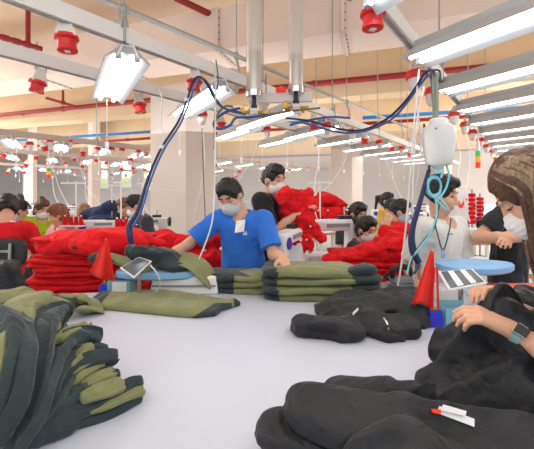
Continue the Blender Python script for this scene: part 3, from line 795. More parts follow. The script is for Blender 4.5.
# ------------------------------------------------------------ cloth makers
def pad(w, dp, t, seed, nu=40, nv=13, amp=.008, droop=.02, groove=True):
    """one folded garment: soft flat bundle with wavy, rounded, drooping edges; base at z=0"""
    vs = []; us = np.linspace(0, 2*math.pi, nu, endpoint=False); et = np.linspace(-math.pi/2, math.pi/2, nv)
    sp = lambda c, e: np.sign(c)*np.abs(c)**e
    for e in et[1:-1]:
        ce = abs(math.cos(e))**.42; se = sp(math.sin(e), .75)
        gv = 1-.035*math.exp(-(se/.18)**2) if groove else 1
        for u in us:
            x = w/2*ce*sp(math.cos(u), .32)*gv; y = dp/2*ce*sp(math.sin(u), .32)*gv; vs.append((x, y, t/2+t/2*se))
    vs.append((0,0,0)); vs.append((0,0,t)); vs = np.array(vs); x, y, z = vs.T
    n1 = vn(x*4+seed, y*4, z*0, seed); n2 = vn(x*11, y*11+seed, z*8, seed+1)
    rr_ = np.maximum(np.abs(x)/(w/2), np.abs(y)/(dp/2))
    n3 = 1-2.4*np.abs(vn(np.arctan2(y,x)*3.4+seed*1.7, rr_*3+z*6, x*0, seed+6))**.9
    zz = z+amp*n1+amp*.5*n2+amp*.8*n3*np.clip(rr_*1.6-.5,0,1)-droop*(.3+1.4*((seed*37)%10)/10)*np.clip(rr_-.55,0,1)**2*4*.6
    sc = 1+.022*n3+.05*vn(np.arctan2(y,x)*2.2+seed, z*9, x*0, seed+2)+.025*n2
    vs = np.stack([x*sc, y*sc, zz], 1); k = nv-2
    fs = [(i*nu+j, i*nu+(j+1)%nu, (i+1)*nu+(j+1)%nu, (i+1)*nu+j) for i in range(k-1) for j in range(nu)]
    fs += [(k*nu, (j+1)%nu, j) for j in range(nu)]+[(k*nu+1, (k-1)*nu+j, (k-1)*nu+(j+1)%nu) for j in range(nu)]
    return vs, fs
def ribbon(pts, w, t, upv, n=36, m=20, seed=0, ripple=.0, rf=2.5, amp=.004, ns=14, endr=.05):
    P_ = spline(pts, 12); P_ = np.array(P_); L = np.r_[0, np.cumsum(np.linalg.norm(np.diff(P_, axis=0), axis=1))]
    q = np.linspace(0, L[-1], n); C_ = np.stack([np.interp(q, L, P_[:,i]) for i in range(3)], 1)
    ws = np.interp(np.linspace(0,1,n), np.linspace(0,1,len(w)), w) if hasattr(w,'__len__') else np.full(n, w)
    ts = np.interp(np.linspace(0,1,n), np.linspace(0,1,len(t)), t) if hasattr(t,'__len__') else np.full(n, t)
    vs = []; upv = np.asarray(upv, float); el = endr
    for i in range(n):
        T = nrm(C_[min(i+1,n-1)]-C_[max(i-1,0)]); S = nrm(np.cross(T, upv)); N = np.cross(S, T)
        a = min(q[i], L[-1]-q[i]); e = math.sqrt(max(.02, 1-(1-min(1, a/el))**2))
        for j in range(m):
            th = 2*math.pi*j/m; c = math.copysign(abs(math.cos(th))**.55, math.cos(th)); s = math.copysign(abs(math.sin(th))**.8, math.sin(th))
            vs.append(C_[i]+S*ws[i]/2*c*(e**.5)+N*(ts[i]/2*s*e+ripple*math.sin(c*rf*math.pi+seed+q[i]*5)))
    vs = np.array(vs); d = vn(vs[:,0]*ns, vs[:,1]*ns, vs[:,2]*ns, seed)
    Nn = np.repeat(np.stack([np.cross(nrm(np.cross(nrm(C_[min(i+1,n-1)]-C_[max(i-1,0)]), upv)), nrm(C_[min(i+1,n-1)]-C_[max(i-1,0)])) for i in range(n)]), m, 0)
    vs = vs+Nn*(amp*d)[:,None]
    fs = [(i*m+j, (i+1)*m+j, (i+1)*m+(j+1)%m, i*m+(j+1)%m) for i in range(n-1) for j in range(m)]
    fs += [tuple(range(m)), tuple((n-1)*m+j for j in range(m-1,-1,-1))]
    vv = [(i+.5)/(n-1) for i in range(n-1) for j in range(m)]+[0, 1]
    return vs, fs, np.array(vv)
def heap(blobs, res=.008, k=.03, amp=.01, sc=10, seed=0, z0=None, amp2=.004, aniso=(1,1,1)):
    """crumpled cloth: soft union of flattened rolls, with ridged folds. blob = (a, b, ra, rb, flatness)"""
    a = np.array([np.minimum(b[0],b[1])-max(b[2],b[3]) for b in blobs]); c = np.array([np.maximum(b[0],b[1])+max(b[2],b[3]) for b in blobs])
    g = G(a.min(0)-.04, c.max(0)+.04, res)
    for b in blobs: g.cone(b[0], b[1], b[2], b[3], k=k, flat=(0,0,1) if b[4] < 1 else None, ff=b[4])
    g.noise(amp*1.15, sc, seed, True, aniso, True); g.noise(amp2*1.3, sc*2.3, seed+4, True, aniso, True)
    if z0 is not None: g.plane((0,0,z0), (0,0,-1))
    return g.mesh()
def sheet(outline, z0, th, res=.007, amp=.006, sc=9, seed=0, bulge=.0):
    """flat laid garment: rounded slab over an outline on the table"""
    O = np.array([p[:2] for p in outline]); g = G((*O.min(0)-.05, z0-.02), (*O.max(0)+.05, z0+th*2+.06), res)
    X, Y = np.meshgrid(g.ax[0], g.ax[1], indexing='ij'); d = np.full(X.shape, 1e9); ins = np.zeros(X.shape, bool)
    for i in range(len(O)):
        a, b = O[i], O[(i+1)%len(O)]; e = b-a; wx, wy = X-a[0], Y-a[1]
        t = np.clip((wx*e[0]+wy*e[1])/(e@e), 0, 1); d = np.minimum(d, np.hypot(wx-t*e[0], wy-t*e[1]))
        cr = ((a[1] <= Y) != (b[1] <= Y)) & (X < (b[0]-a[0])*(Y-a[1])/(b[1]-a[1]+1e-12)+a[0]); ins ^= cr
    d = np.where(ins, -d, d); r = th*.5
    hgt = th*.5+bulge*np.clip(-d/.12, 0, 1)**.5
    hgt = hgt+amp*(1-2.2*np.abs(vn(X*sc, Y*sc, X*0, seed)))*np.clip(-d/.03, 0, 1)
    zc = np.abs(g.ax[2][None,None,:]-z0-hgt[:,:,None])-hgt[:,:,None]+r
    dd = d[:,:,None]+r
    g.D = (np.minimum(np.maximum(dd, zc), 0)+np.sqrt(np.maximum(dd,0)**2+np.maximum(zc,0)**2)-r).astype(np.float32)
    return g.mesh()
def fc(vs, fs): return np.asarray(vs)[np.asarray(fs)].mean(1)
def cloth(name, vs, fs, mats, label, cat, midx=None, group=None, base=None):
    vs = np.asarray(vs); c = (vs.min(0)+vs.max(0))/2; c[2] = vs[:,2].min()
    o = link(name, vs-c, fs, mats, midx, None, smooth=True); o.location = tuple(c); return tag(o, label, cat, group)
# ------------------------------------------------------------ piles of red garments
PADS = {}
def padmesh(key, w, dp, t, seed, mats, split=None):
    vs, fs = pad(w, dp, t, seed)
    if split is None: o = link(key, vs, fs, mats, None, None, smooth=True)
    else:
        idx = [int(split(vs[list(f)].mean(0))) for f in fs]; o = link(key, vs, fs, mats, idx, None, smooth=True)
    return o
def pile(name, lab, cat, c, z0, n, w, dp, t, rot, group, mats, jit=.02, taper=0, lean=(0,0), seed=1, split=None, kinds=4, ord_from='bottom', squash=.86, rj=.06):
    rg = random.Random(seed); protos = []; z = z0; out = []
    for i in range(n):
        if len(protos) < kinds:
            o = padmesh(name, w, dp, t, seed*31+i, mats, split); protos.append(o); first = True
        else:
            o = rg.choice(protos).copy(); C.objects.link(o)
        q = i/max(1,n-1); s = 1-taper*q+rg.uniform(-.03,.03)
        o.location = (c[0]+lean[0]*q+rg.uniform(-jit,jit), c[1]+lean[1]*q+rg.uniform(-jit,jit), z)
        o.rotation_euler = (rg.uniform(-.02,.02), rg.uniform(-.02,.02), rot+rg.uniform(-rj,rj)+(math.pi if rg.random() < .4 and split is None else 0)); o.scale = (s, s, rg.uniform(.9,1.12))
        k = i if ord_from == 'bottom' else n-1-i
        tag(o, lab % ORD[k], cat, group); z += t*squash; out.append(o)
    return z, out
def pole_table(name, c, size, rot, top, label, group=None, th=.035, legm='rail_white', edge=None, shelf=None):
    t = thing(name, label, 'table', (c[0],c[1],0), rot, group); x, y, z = size
    mb = MB(); mb.box((0,0,z-th/2), (x,y,th), top); q = build(mb, 'tabletop', t, world=False, bevel=.006)
    if edge: mb = MB(); mb.box((0,-y/2-.006,z-th/2), (x,.012,th*1.1), edge); build(mb, 'edge_band', q, world=False)
    for sx in (-1,1):
        for sy in (-1,1):
            mb = MB(); mb.box((sx*(x/2-.05), sy*(y/2-.05), (z-th)/2), (.04,.04,z-th), legm); build(mb, 'leg', t, world=False)
    if shelf: mb = MB(); mb.box((0,0,.25), (x-.12,y-.12,.02), shelf); build(mb, 'shelf', t, world=False)
    return t
# left tall pile on a low trolley
LPc = P(93, HY, 2.55)
pole_table('trolley', LPc, (1.0,.6,.70), .05, 'grey_plastic', 'low grey trolley under the tall red pile at left', legm='dark_metal', shelf='grey_plastic')
zt, _ = pile('fleece_jacket', 'bright red fleece jacket in the tall pile on the trolley, %s from the bottom', 'jacket', LPc, .70, 18, .86, .52, .036, .05, 'red jackets in the tall left pile', ['fleece_red'], jit=.03, taper=.08, lean=(.03,.02), seed=2, squash=.72, kinds=7)
# the top jacket lies spread over the pile with its hood hanging over the front
A_ = lambda px, py, d: P(px, py, d)
bl = [(A_(62,240,2.5), A_(120,238,2.5), .075, .08, .8), (A_(50,246,2.4), A_(90,240,2.38), .07, .08, .8), (A_(100,240,2.36), A_(140,243,2.42), .08, .07, .8), (A_(75,239,2.6), A_(128,235,2.62), .075, .07, .8), (A_(78,247,2.31), A_(98,248,2.29), .035, .05, 1), (A_(140,238,2.6), A_(160,243,2.62), .06, .05, .8), (A_(46,242,2.6), A_(60,238,2.62), .05, .065, .8)]
vs, fs = heap(bl, .009, .05, .012, 7, 5, None, .005)
o = cloth('fleece_jacket', vs, fs, ['fleece_red_bright'], 'bright red hooded fleece spread over the top of the tall left pile', 'jacket', group='red jackets in the tall left pile')
for px, py, d in ((74,247.5,2.24),(56,245,2.32)):
    mb = MB(); mb.lathe([(.004,0),(.012,0),(.014,.004),(.006,.006)], 'dark_metal', P(px,py,d), 10, 'y'); build(mb, 'eyelet', o, True)
# second red pile to its right (behind the ironing station) and loose heaps
c = P(164, HY, 3.0)
pole_table('side_table', c, (1.5,.6,.82), .1, 'wall_grey', 'grey table under the red pile behind the left ironing board')
bl = [(P(146,250,2.95), P(168,246,3.0), .10, .10, .8), (P(165,240,3.05), P(190,242,3.05), .09, .08, .7), (P(150,240,3.1), P(165,236,3.1), .06, .07, .7), (P(140,255,2.9), P(192,257,2.95), .08, .09, .8)]
vs, fs = heap(bl, .012, .05, .016, 7, 8, None); cloth('fleece_jacket', vs, fs, ['fleece_red'], 'crumpled red fleece behind the dark garment on the left ironing board', 'jacket')
bl = [(P(186,246,2.95), P(214,240,3.0), .09, .08, .8), (P(190,258,2.9), P(218,258,2.9), .08, .09, .8), (P(205,236,3.1), P(216,238,3.1), .05, .05, .8)]
vs, fs = heap(bl, .012, .05, .016, 7, 9, None); cloth('fleece_jacket', vs, fs, ['fleece_red'], 'crumpled red fleece beside the blue-shirted man\'s raised forearm', 'jacket')
# centre pile
CPc = P(366, HY, 2.78)
pole_table('side_table', CPc, (1.0,.62,.72), -.06, 'wall_grey', 'grey table under the leaning red pile right of the centre')
zt, _ = pile('fleece_jacket', 'red fleece jacket in the leaning pile by the seated masked woman, %s from the bottom', 'jacket', CPc+V(-.02,0,0), .72, 10, .68, .5, .038, -.05, 'red jackets in the leaning centre pile', ['fleece_red'], jit=.035, taper=.08, lean=(.03,.0), seed=5, squash=.74, rj=.1, kinds=6)
for i, (bl, lb) in enumerate((([(P(334,259,2.66), P(372,252,2.66), .06, .07, .5), (P(350,257,2.75), P(392,248,2.75), .08, .08, .5), (P(372,250,2.6), P(398,246,2.62), .05, .06, .7)], 'red fleece sloping over the low left end of the leaning centre pile'),
    ([(P(354,253,2.70), P(380,245,2.72), .05, .06, .6), (P(376,245,2.72), P(398,238,2.76), .06, .07, .7), (P(386,232,2.85), P(404,228,2.9), .06, .06, .8), (P(380,246,2.62), P(402,241,2.64), .05, .06, .8)], 'crumpled red fleece on top of the leaning centre pile'),
    ([(P(396,246,2.68), P(408,258,2.70), .06, .06, 1), (P(393,262,2.62), P(406,270,2.66), .06, .06, 1), (P(385,255,2.58), P(400,258,2.6), .045, .05, 1)], 'red fleece sliding down the right end of the leaning centre pile'))):
    vs, fs = heap(bl, .009, .035, .015, 8, 12+i, None, .006); cloth('fleece_jacket', vs, fs, ['fleece_red_bright' if i == 1 else 'fleece_red'], lb, 'jacket', group='red jackets in the leaning centre pile')
# heap behind the machines
bl = [(P(306,206,3.9), P(326,200,4.0), .09, .10, .8), (P(322,196,4.1), P(340,206,3.9), .08, .07, .8), (P(300,214,3.8), P(338,214,3.8), .09, .09, .7), (P(285,216,3.9), P(302,212,3.9), .08, .08, .8)]
vs, fs = heap(bl, .014, .04, .018, 7, 14, None); cloth('fleece_jacket', vs, fs, ['fleece_red'], 'heap of red fleece behind the middle sewing machine', 'jacket')
bl = [(P(418,232,3.4), P(436,226,3.4), .1, .09, .8), (P(415,245,3.2), P(432,250,3.2), .1, .1, .9)]
# ------------------------------------------------------------ sewing machines on their tables
SM = None
def machine(px, py, d, rot, label, tabl, group='white sewing machines', table=True, scale=1.0, tsize=(1.1,.55)):
    global SM
    z = .84; p = P(px, HY, d); p[2] = z
    if SM is None:
        t = thing('sewing_machine', '', 'sewing machine')
        mb = MB(); mb.box((0,0,.03), (.48,.18,.06), 'white_plastic'); build(mb, 'bed', t, bevel=.01)
        mb = MB(); mb.box((.18,0,.19), (.12,.13,.27), 'white_plastic', taper=.9); mb.box((0,0,.285), (.42,.11,.09), 'white_plastic'); build(mb, 'arm', t, bevel=.018)
        mb = MB(); mb.box((-.2,0,.245), (.09,.12,.17), 'white_plastic'); hd = build(mb, 'machine_head', t, bevel=.018)
        mb = MB(); mb.lathe([(.0,0),(.04,0),(.04,.012),(.0,.014)], 'blue_spot', (-.2,-.06,.26), 16, 'y', R=np.diag([1,-1,1])); build(mb, 'blue_dial', hd, True)
        mb = MB(); mb.tube([(-.2,0,.16),(-.2,0,.065)], .008, 'chrome', 8); mb.box((-.2,0,.075), (.03,.03,.01), 'chrome'); build(mb, 'needle_bar', hd, True)
        mb = MB(); mb.lathe([(.02,.24),(.06,.245),(.06,.275),(.02,.28)], 'black_plastic', (0,0,.27), 18, 'x'); build(mb, 'hand_wheel', t, True)
        mb = MB(); mb.box((.02,-.058,.285), (.2,.006,.03), 'grey_plastic'); build(mb, 'front_panel', t)
        mb = MB(); mb.box((.1,0,.345), (.11,.06,.03), 'dark_metal'); mb.tube([(.1,0,.34),(.1,0,.43)], .006, 'chrome', 6); build(mb, 'tension_unit', t)
        SM = o = t
    else: o = copy_tree(SM)
    o.location = tuple(p); o.rotation_euler = (0,0,rot); o.scale = (scale,)*3; o['label'] = label; o['category'] = 'sewing machine'; o['group'] = group
    if table: pole_table('sewing_table', p, (*tsize,z), rot, 'wall_grey', tabl, 'sewing tables', edge='wood')
    return o
machine(289, 0, 2.62, 1.2, 'white sewing machine beside the blue-shirted man\'s elbow', 'sewing table behind the blue-shirted man\'s elbow', scale=1.1, tsize=(.62,.42))
machine(333, 0, 3.2, .25, 'white sewing machine in front of the red heap at the centre', 'sewing table with a wooden edge left of the leaning red pile', scale=1.2)
machine(482, 0, 3.0, -.3, 'white sewing machine right of the man in the white tee', 'sewing table right of the man in the white tee')
machine(103, 0, 3.9, .15, 'white sewing machine behind the tall red pile', 'sewing table behind the tall red pile')
machine(50, 0, 4.7, .3, 'white sewing machine between the lime and pink women', 'sewing table between the lime and pink women')
machine(149, 0, 4.3, .2, 'white sewing machine just left of the big column', 'sewing table just left of the big column')
fm = [(20,6.2),(60,5.8),(95,5.6),(128,5.9),(300,5.4),(345,6.4),(385,6.2),(415,5.4),(455,5.2),(490,4.6),(70,8),(110,8.2),(30,8.6),(300,8.4),(420,8.2),(470,7.4),(520,5.6)]
for i, (px, d) in enumerate(fm): machine(px, 0, d, .2+.3*math.sin(i*2), 'distant white sewing machine, %s from the left in the far rows'%ORD[sorted(q[0] for q in fm).index(px)], 'distant sewing table, %s from the left in the far rows'%ORD[sorted(q[0] for q in fm).index(px)], group='distant sewing machines') if fm.index((px,d)) == i else None
# thread stands with red cones
CONE = None
def cone_at(p, label, group, s=1.0, m='fleece_red'):
    global CONE
    if CONE is None:
        t = thing('thread_cone', '', 'thread')
        mb = MB(); mb.lathe([(.032,0),(.034,.01),(.024,.13),(.020,.135)], 'fleece_red', n=14); build(mb, 'thread', t, True)
        mb = MB(); mb.lathe([(.03,-.006),(.03,.0),(.012,.02),(.012,.15),(.009,.155)], 'white_plastic', n=10); build(mb, 'core', t, True)
        CONE = o = t
    else: o = copy_tree(CONE)
    o.location = tuple(p); o.scale = (s,)*3; tag(o, label, 'thread', group)
def stand(px, d, pxs, label, clabel, zc=1.13):
    p = P(px, HY, d); t = thing('thread_stand', label, 'stand', (p[0],p[1],.84))
    mb = MB(); mb.tube([V(p[0],p[1],.84), V(p[0],p[1],1.62)], .009, 'rail_white', 8); build(mb, 'pole', t, True)
    x0, x1 = [(q-CX)/F*d for q in (min(pxs)-4, max(pxs)+4)]
    mb = MB(); mb.box(((x0+x1)/2,p[1],zc-.01), (x1-x0,.09,.012), 'rail_white'); build(mb, 'tray', t)
    mb = MB(); mb.bar((x0,p[1],1.6), (x1,p[1],1.6), .015, .02, 'rail_white'); build(mb, 'guide_bar', t)
    for i, q in enumerate(pxs): cone_at(V((q-CX)/F*d, p[1], zc), clabel % ORD[i], 'red thread cones', .72)
stand(76, 3.7, (65,71,76,81), 'white thread stand behind the pink-shirted woman', 'red thread cone behind the pink woman, %s of its row')
stand(121, 3.5, (117,121,126), 'white thread stand behind the right end of the tall red pile', 'red thread cone behind the right end of the tall pile, %s of its row', 1.12)
stand(143, 3.9, (141,149), 'white thread stand beside the navy hose', 'red thread cone right of the navy hose, %s of its row')
stand(320, 3.5, (313,318,328), 'white thread stand behind the middle sewing machine', 'red thread cone over the middle sewing machine, %s of its row', 1.2)
stand(112, 5.0, (108,113,118), 'distant white thread stand above the navy heap', 'red thread cone above the navy heap, %s of its row', 1.18)
# tall racks of red tape rolls right of the man in white
for j, (px, y0, y1) in enumerate(((472,193,224),(480,197,224))):
    d = 3.3; p = P(px, HY, d); zb = CAMZ-(y1-HY)/F*d; ztp = CAMZ-(y0-HY)/F*d
    t = thing('spool_post', 'upright steel post carrying red tape rolls, %s beside the man in white'%('nearer post' if j == 0 else 'outer post'), 'stand', (p[0],p[1],.84))
    mb = MB(); mb.tube([V(p[0],p[1],.84), V(p[0],p[1],ztp+.04)], .008, 'galv', 8); build(mb, 'post', t, True); mb = MB(); mb.box((p[0],p[1],.85), (.1,.1,.02), 'dark_metal'); build(mb, 'base', t)
    n = 7
    for i in range(n):
        z = zb+(ztp-zb)*i/n; mb = MB(); h_ = (ztp-zb)/n; mb.lathe([(.010,0),(.030,.002),(.033,h_*.5),(.030,h_*.9),(.010,h_*.92)], 'fleece_red', n=14)
        o = build(mb, 'tape_roll', smooth=True); o.location = (p[0],p[1],z); tag(o, 'red tape roll on the %s post beside the man in white, %s from the bottom'%('nearer' if j == 0 else 'outer',ORD[i]), 'tape roll', 'red tape rolls')
# navy garments heaped on a far table
bl = [(P(88,216,4.6), P(108,210,4.6), .09, .12, .8), (P(104,209,4.7), P(118,216,4.6), .10, .08, .8), (P(92,222,4.5), P(114,221,4.5), .09, .09, .8)]
vs, fs = heap(bl, .02, .04, .02, 6, 4, None); cloth('work_jacket', vs, fs, ['navy'], 'heap of navy cloth behind the machines at left', 'jacket')
# white board with a red tick
p = P(452, 203, 3.6); t = thing('notice_board', 'white board with a red tick behind the man in white', 'board', (p[0],p[1],1.0))
mb = MB(); mb.box((p[0],p[1],1.36), (.42,.02,.34), 'white_plastic'); build(mb, 'panel', t)
mb = MB(); mb.bar(p+V(.06,-.014,.02), p+V(.09,-.014,-.05), .004, .025, 'red_lamp'); mb.bar(p+V(.09,-.014,-.05), p+V(.15,-.014,.05), .004, .025, 'red_lamp'); build(mb, 'red_tick', t)
for s in (-.18,.18):
    mb = MB(); mb.tube([V(p[0]+s,p[1],0), V(p[0]+s,p[1],1.25)], .012, 'galv', 8); build(mb, 'leg', t, True)
# red crate under the red worker's table
p = P(20, 265, 3.3); t = thing('crate', 'dark red plastic crate below the seated red-shirted worker\'s table', 'crate', (p[0]-.05,p[1]+.2,0))
mb = MB(); z0 = .55
for s in (-1,1): mb.box((p[0]+s*.2-.05,p[1]+.2,.66), (.015,.3,.2), 'fleece_red'); mb.box((p[0]-.05,p[1]+.2+s*.15,.66), (.4,.015,.2), 'fleece_red')
mb.box((p[0]-.05,p[1]+.2,.565), (.4,.3,.015), 'fleece_red'); build(mb, 'box', t)
mb = MB(); mb.box((p[0]-.05,p[1]+.2,.28), (.44,.34,.55), 'dark_metal'); build(mb, 'plinth', t)
# ------------------------------------------------------------ signal towers
def tower(px, py0, py1, d, label, ztop):
    p = P(px, py0, d); h_ = (py1-py0)/F*d
    t = thing('hanging_signal_light', label, 'signal light', p)
    mb = MB(); mb.tube([p, V(p[0],p[1],ztop)], .012, 'white_plastic', 8); mb.lathe([(.02,0),(.03,.0),(.02,.12),(.012,.16)], 'white_plastic', p, 12); build(mb, 'stem', t, True)
    for i, m in enumerate(('green_lamp','orange_lamp','red_lamp')):
        mb = MB(); mb.lathe([(.028,0),(.034,.004),(.034,h_/3-.004),(.028,h_/3)], m, p-V(0,0,h_/3*(i+1)), 14); build(mb, m.replace('_lamp','_lens'), t, True)
tower(478, 151, 168, railpt(RE, sat(RE,478))[1], 'red, amber and green signal light hanging left of the near woman', RZ-.05)
tower(48.5, 168, 178, railpt(RF, sat(RF,48.5))[1], 'distant signal light hanging above the lime-shirted woman', RZ-.05)
# ------------------------------------------------------------ steel tubes, valves, hoses overhead
for i, (px, d, yb) in enumerate(((254,2.95,95),(296,3.05,91))):
    p = P(px, yb, d); r = (15.5 if i == 0 else 14.5)/2/F*d
    t = thing('suspension_tube', ('thick stainless tube hanging from the ceiling, left one of the pair' if i == 0 else 'thick stainless tube hanging from the ceiling, right one of the pair'), 'tube', (p[0],p[1],p[2]))
    mb = MB(); mb.lathe([(r,0),(r,4.93-p[2])], 'steel', p, 24); build(mb, 'tube', t, True)
    mb = MB(); mb.lathe([(r*.6,-.03),(r*1.08,-.02),(r*1.1,.035),(r*1.0,.04)], 'chrome', p, 24); build(mb, 'end_cap', t, True)
    mb = MB(); mb.lathe([(.018,-.13),(.03,-.12),(.03,-.09),(.02,-.08),(.022,-.02)], 'dark_metal', p, 12); build(mb, 'swivel', t, True)
    mb = MB(); q = p-V(0,0,.15); mb.box(q, (.07,.07,.05), 'white_plastic'); mb.tube([q+V(0,0,0), q-V(0,0,.06)], .02, 'white_plastic', 8); build(mb, 'fitting', t)
    mb = MB(); mb.tube([q+V(-.10,-.02,-.01), q+V(.10,-.02,-.01)], .016, 'brass', 8); mb.box(q+V(-.10,-.02,.01), (.035,.03,.05), 'brass'); mb.box(q+V(.10,-.02,-.01), (.03,.03,.03), 'brass'); mb.bar(q+V(-.11,-.03,.05), q+V(-.05,-.03,.045), .02, .006, 'brass'); build(mb, 'brass_valve', t)
a, b = P(250,99,3.1), P(312,97,3.1)
mb = MB(); mb.bar(a, b, .05, .09, 'rail_white'); tag(build(mb, 'cross_bar', bevel=.005), 'short white bar joining the two steel tubes', 'bar')
p = P(281,92,3.05); mb = MB(); mb.lathe([(.01,0),(.05,.005),(.05,.03),(.01,.05)], 'red_lamp', p, 14); tag(build(mb, 'alarm_light', smooth=True), 'small red dome light between the two steel tubes', 'light')
def hose(name, pts, r, m, label, cat='hose', sm=10, n=8):
    mb = MB(); mb.tube(pts, r, m, n, sm); return tag(build(mb, name, smooth=True), label, cat)
hp = [(132,246,2.1),(130,236,2.1),(130,225,2.12),(138,211,2.14),(149,176,2.2),(162,147,2.3),(178,122,2.45),(187,100,2.55),(193.5,81,2.6),(200,77,2.65),(207,84,2.7),(216,101,2.8),(226,109,2.86),(243,113,2.93)]
o = hose('steam_hose', [P(*q) for q in hp], .009, 'hose_navy', 'navy steam hose looping from the left iron up to the brass valves')
mb = MB(); mb.tube([P(q[0]+2.5,q[1]+1.5,q[2]-.02) for q in hp[2:]], .0075, 'hose_blue', 8, 10); build(mb, 'twin_hose', o, True)
mb = MB(); mb.tube([P(*q) for q in hp[:5]], [.016,.021,.02,.016,.012], 'hose_navy', 10, 8); build(mb, 'sleeve', o, True)
for q in (hp[5], hp[7]): mb = MB(); mb.lathe([(.02,-.012),(.02,.012)], 'white_plastic', P(*q), 10); build(mb, 'cable_tie', o, True)
hose('air_hose', [P(*q) for q in ((240,108,2.9),(226,112,2.88),(216,119,2.86),(214,126,2.86),(220,129,2.86),(230,125,2.87),(236,118,2.88),(250,117,2.92),(275,114,2.95),(290,110,3.0))], .012, 'hose_blue', 'blue air hose curling in a ring under the left steel tube')
hose('air_hose', [P(*q) for q in ((233,107,2.86),(226,106,2.84),(219,112,2.83),(215,122,2.84))], .010, 'hose_olive', 'short olive hose beside the left brass valves')
hose('air_hose', [P(*q) for q in ((262,118,2.92),(280,113,2.92),(300,110,2.94),(320,108,3.0))], .009, 'hose_olive', 'thin olive hose running between the two steel tubes')
hose('air_hose', [P(*q) for q in ((286,118,2.92),(310,121,2.85),(340,129,2.7),(362,130,2.6),(385,120,2.45),(403,104,2.3),(417,86,2.2),(424,74,2.15),(432,70,2.1),(437,78,2.05))], .009, 'hose_navy', 'sagging navy hose from the steel tubes to the water bottle')
hose('air_hose', [P(*q) for q in ((300,122,2.85),(338,132,2.68),(364,131,2.58),(389,121,2.42),(406,104,2.28),(420,85,2.18),(430,76,2.1),(433,100,2.03),(434,118,2.0))], .008, 'hose_blue', 'sagging blue hose alongside the navy one near the bottle')
hose('air_hose', [P(*q) for q in ((290,125,2.9),(310,120,2.95),(330,117,3.0),(350,118,3.1))], .01, 'hose_blue', 'short bright blue hose under the right steel tube')
# thin balancer rods of the irons
hose('balancer_rod', [P(*q) for q in ((183,293,2.12),(193,272,2.12),(204,247,2.13),(212,222,2.15),(214.5,190,2.2),(215,140,2.3),(215.5,100,2.45),(214.5,70,2.6),(211,61,2.7))], .0055, 'hose_white', 'thin white flexible rod rising from the left ironing board', 'rod', 8, 6)
hose('balancer_rod', [P(*q) for q in ((397,290,2.0),(402,260,2.0),(407,215,2.02),(412,150,2.08),(417,90,2.18),(419,70,2.3))], .0055, 'hose_white', 'thin white flexible rod rising left of the water bottle', 'rod', 8, 6)
hose('balancer_rod', [P(*q) for q in ((414,280,1.95),(414,235,1.97),(413,180,2.0),(417,120,2.1),(424,86,2.2))], .004, 'hose_white', 'thinner white cord hanging close to the water bottle', 'cord', 8, 6)
o = hose('hanging_cable', [P(*q) for q in ((158,85,2.75),(162,100,2.75),(161,118,2.75),(163,140,2.75),(165,150,2.72))], .004, 'hose_white', 'thin white cable hanging before the big column', 'cable')
o = hose('hanging_cable', [P(*q) for q in ((202,128,3.2),(203,160,3.2),(204,190,3.2),(206,235,3.2))], .004, 'black_plastic', 'thin dark cable hanging before the right face of the big column', 'cable')
o = hose('hanging_cable', [P(*q) for q in ((216,60,2.55),(218,80,2.55),(215,110,2.5),(214,150,2.5))], .004, 'black_plastic', 'thin dark cable hooked over the rail beside the second lamp', 'cable')
# ------------------------------------------------------------ water bottle with strap and coil
p = P(438.5, 165, 1.95); d = 1.95; u_ = d/F
t = thing('water_bottle', 'translucent white water bottle hanging above the man in white', 'bottle', p)
prof = [(.2,0),(11.0,0),(12.4,2),(13.2,8),(14.6,18),(15.6,28),(15.8,33),(14.6,37.5),(11,39.5),(8.6,40.2),(8.6,41)]
mb = MB(); mb.lathe([(r*u_, z*u_) for r,z in prof], 'bottle', p, 28); build(mb, 'tank', t, True)
mb = MB(); mb.lathe([(8.2*u_,40.5*u_),(8.6*u_,41*u_),(8.6*u_,45*u_),(7.5*u_,46*u_)], 'white_plastic', p, 24); build(mb, 'cap', t, True)
mb = MB()
for i in range(6): mb.box(p+V((-9.6+i*1.3)*u_, -12.9*u_+abs(i-2)*.1*u_-.001*i, 34*u_), (.9*u_,.002,1.6*u_), 'hose_blue')
build(mb, 'blue_print', t)
mb = MB(); mb.lathe([(6.5*u_,0),(4*u_,-4*u_),(2*u_,-5*u_),(1.6*u_,-8*u_)], 'white_plastic', p, 14); build(mb, 'spout', t, True)
t2 = thing('hanging_strap', 'grey green strap from which the water bottle hangs', 'strap', p+V(-3*u_,0,46*u_))
mb = MB(); q = p+V(-3*u_,0,0); mb.bar(q+V(0,0,45*u_), q+V(-.5*u_,0,88*u_), 6*u_, 1.4*u_, 'strap'); mb.bar(q+V(0,0,45*u_), q+V(1*u_,0,92*u_), 2.4*u_, 3.4*u_, 'strap'); build(mb, 'webbing', t2)
mb = MB(); mb.tube([q+V(-4*u_,0,86*u_), q+V(-4*u_,0,94*u_), q+V(4*u_,0,94*u_), q+V(5*u_,0,84*u_)], .006, 'dark_metal', 8, 4); build(mb, 'hook', t2, True)
ring = []
for i in range(46):
    a = i/46*2*math.pi*3.2; rr_ = 8.5-.8*math.sin(i*.35)
    ring.append(P(434+rr_*math.cos(a)*(.85+.1*math.sin(i*.8)), 186+rr_*1.15*math.sin(a)+i*.03, 1.93+.02*math.sin(a*.5)+.0006*i))
o = tag(build(MB().tube(ring, .0055, 'hose_cyan', 8), 'coiled_hose', smooth=True), 'coiled pale cyan tube hanging under the water bottle', 'hose')
mb = MB(); mb.tube([P(446,164,1.93), P(449,175,1.92), P(446,188,1.92), P(440,197,1.91), P(436,198,1.91)], .006, 'hose_cyan', 8, 8); build(mb, 'upper_loop', o, True)
mb = MB(); mb.tube([P(437,166,1.93), P(436,173,1.92), P(442,172,1.92), P(441,178,1.92)], .006, 'hose_cyan', 8, 8); build(mb, 'outlet_bend', o, True)
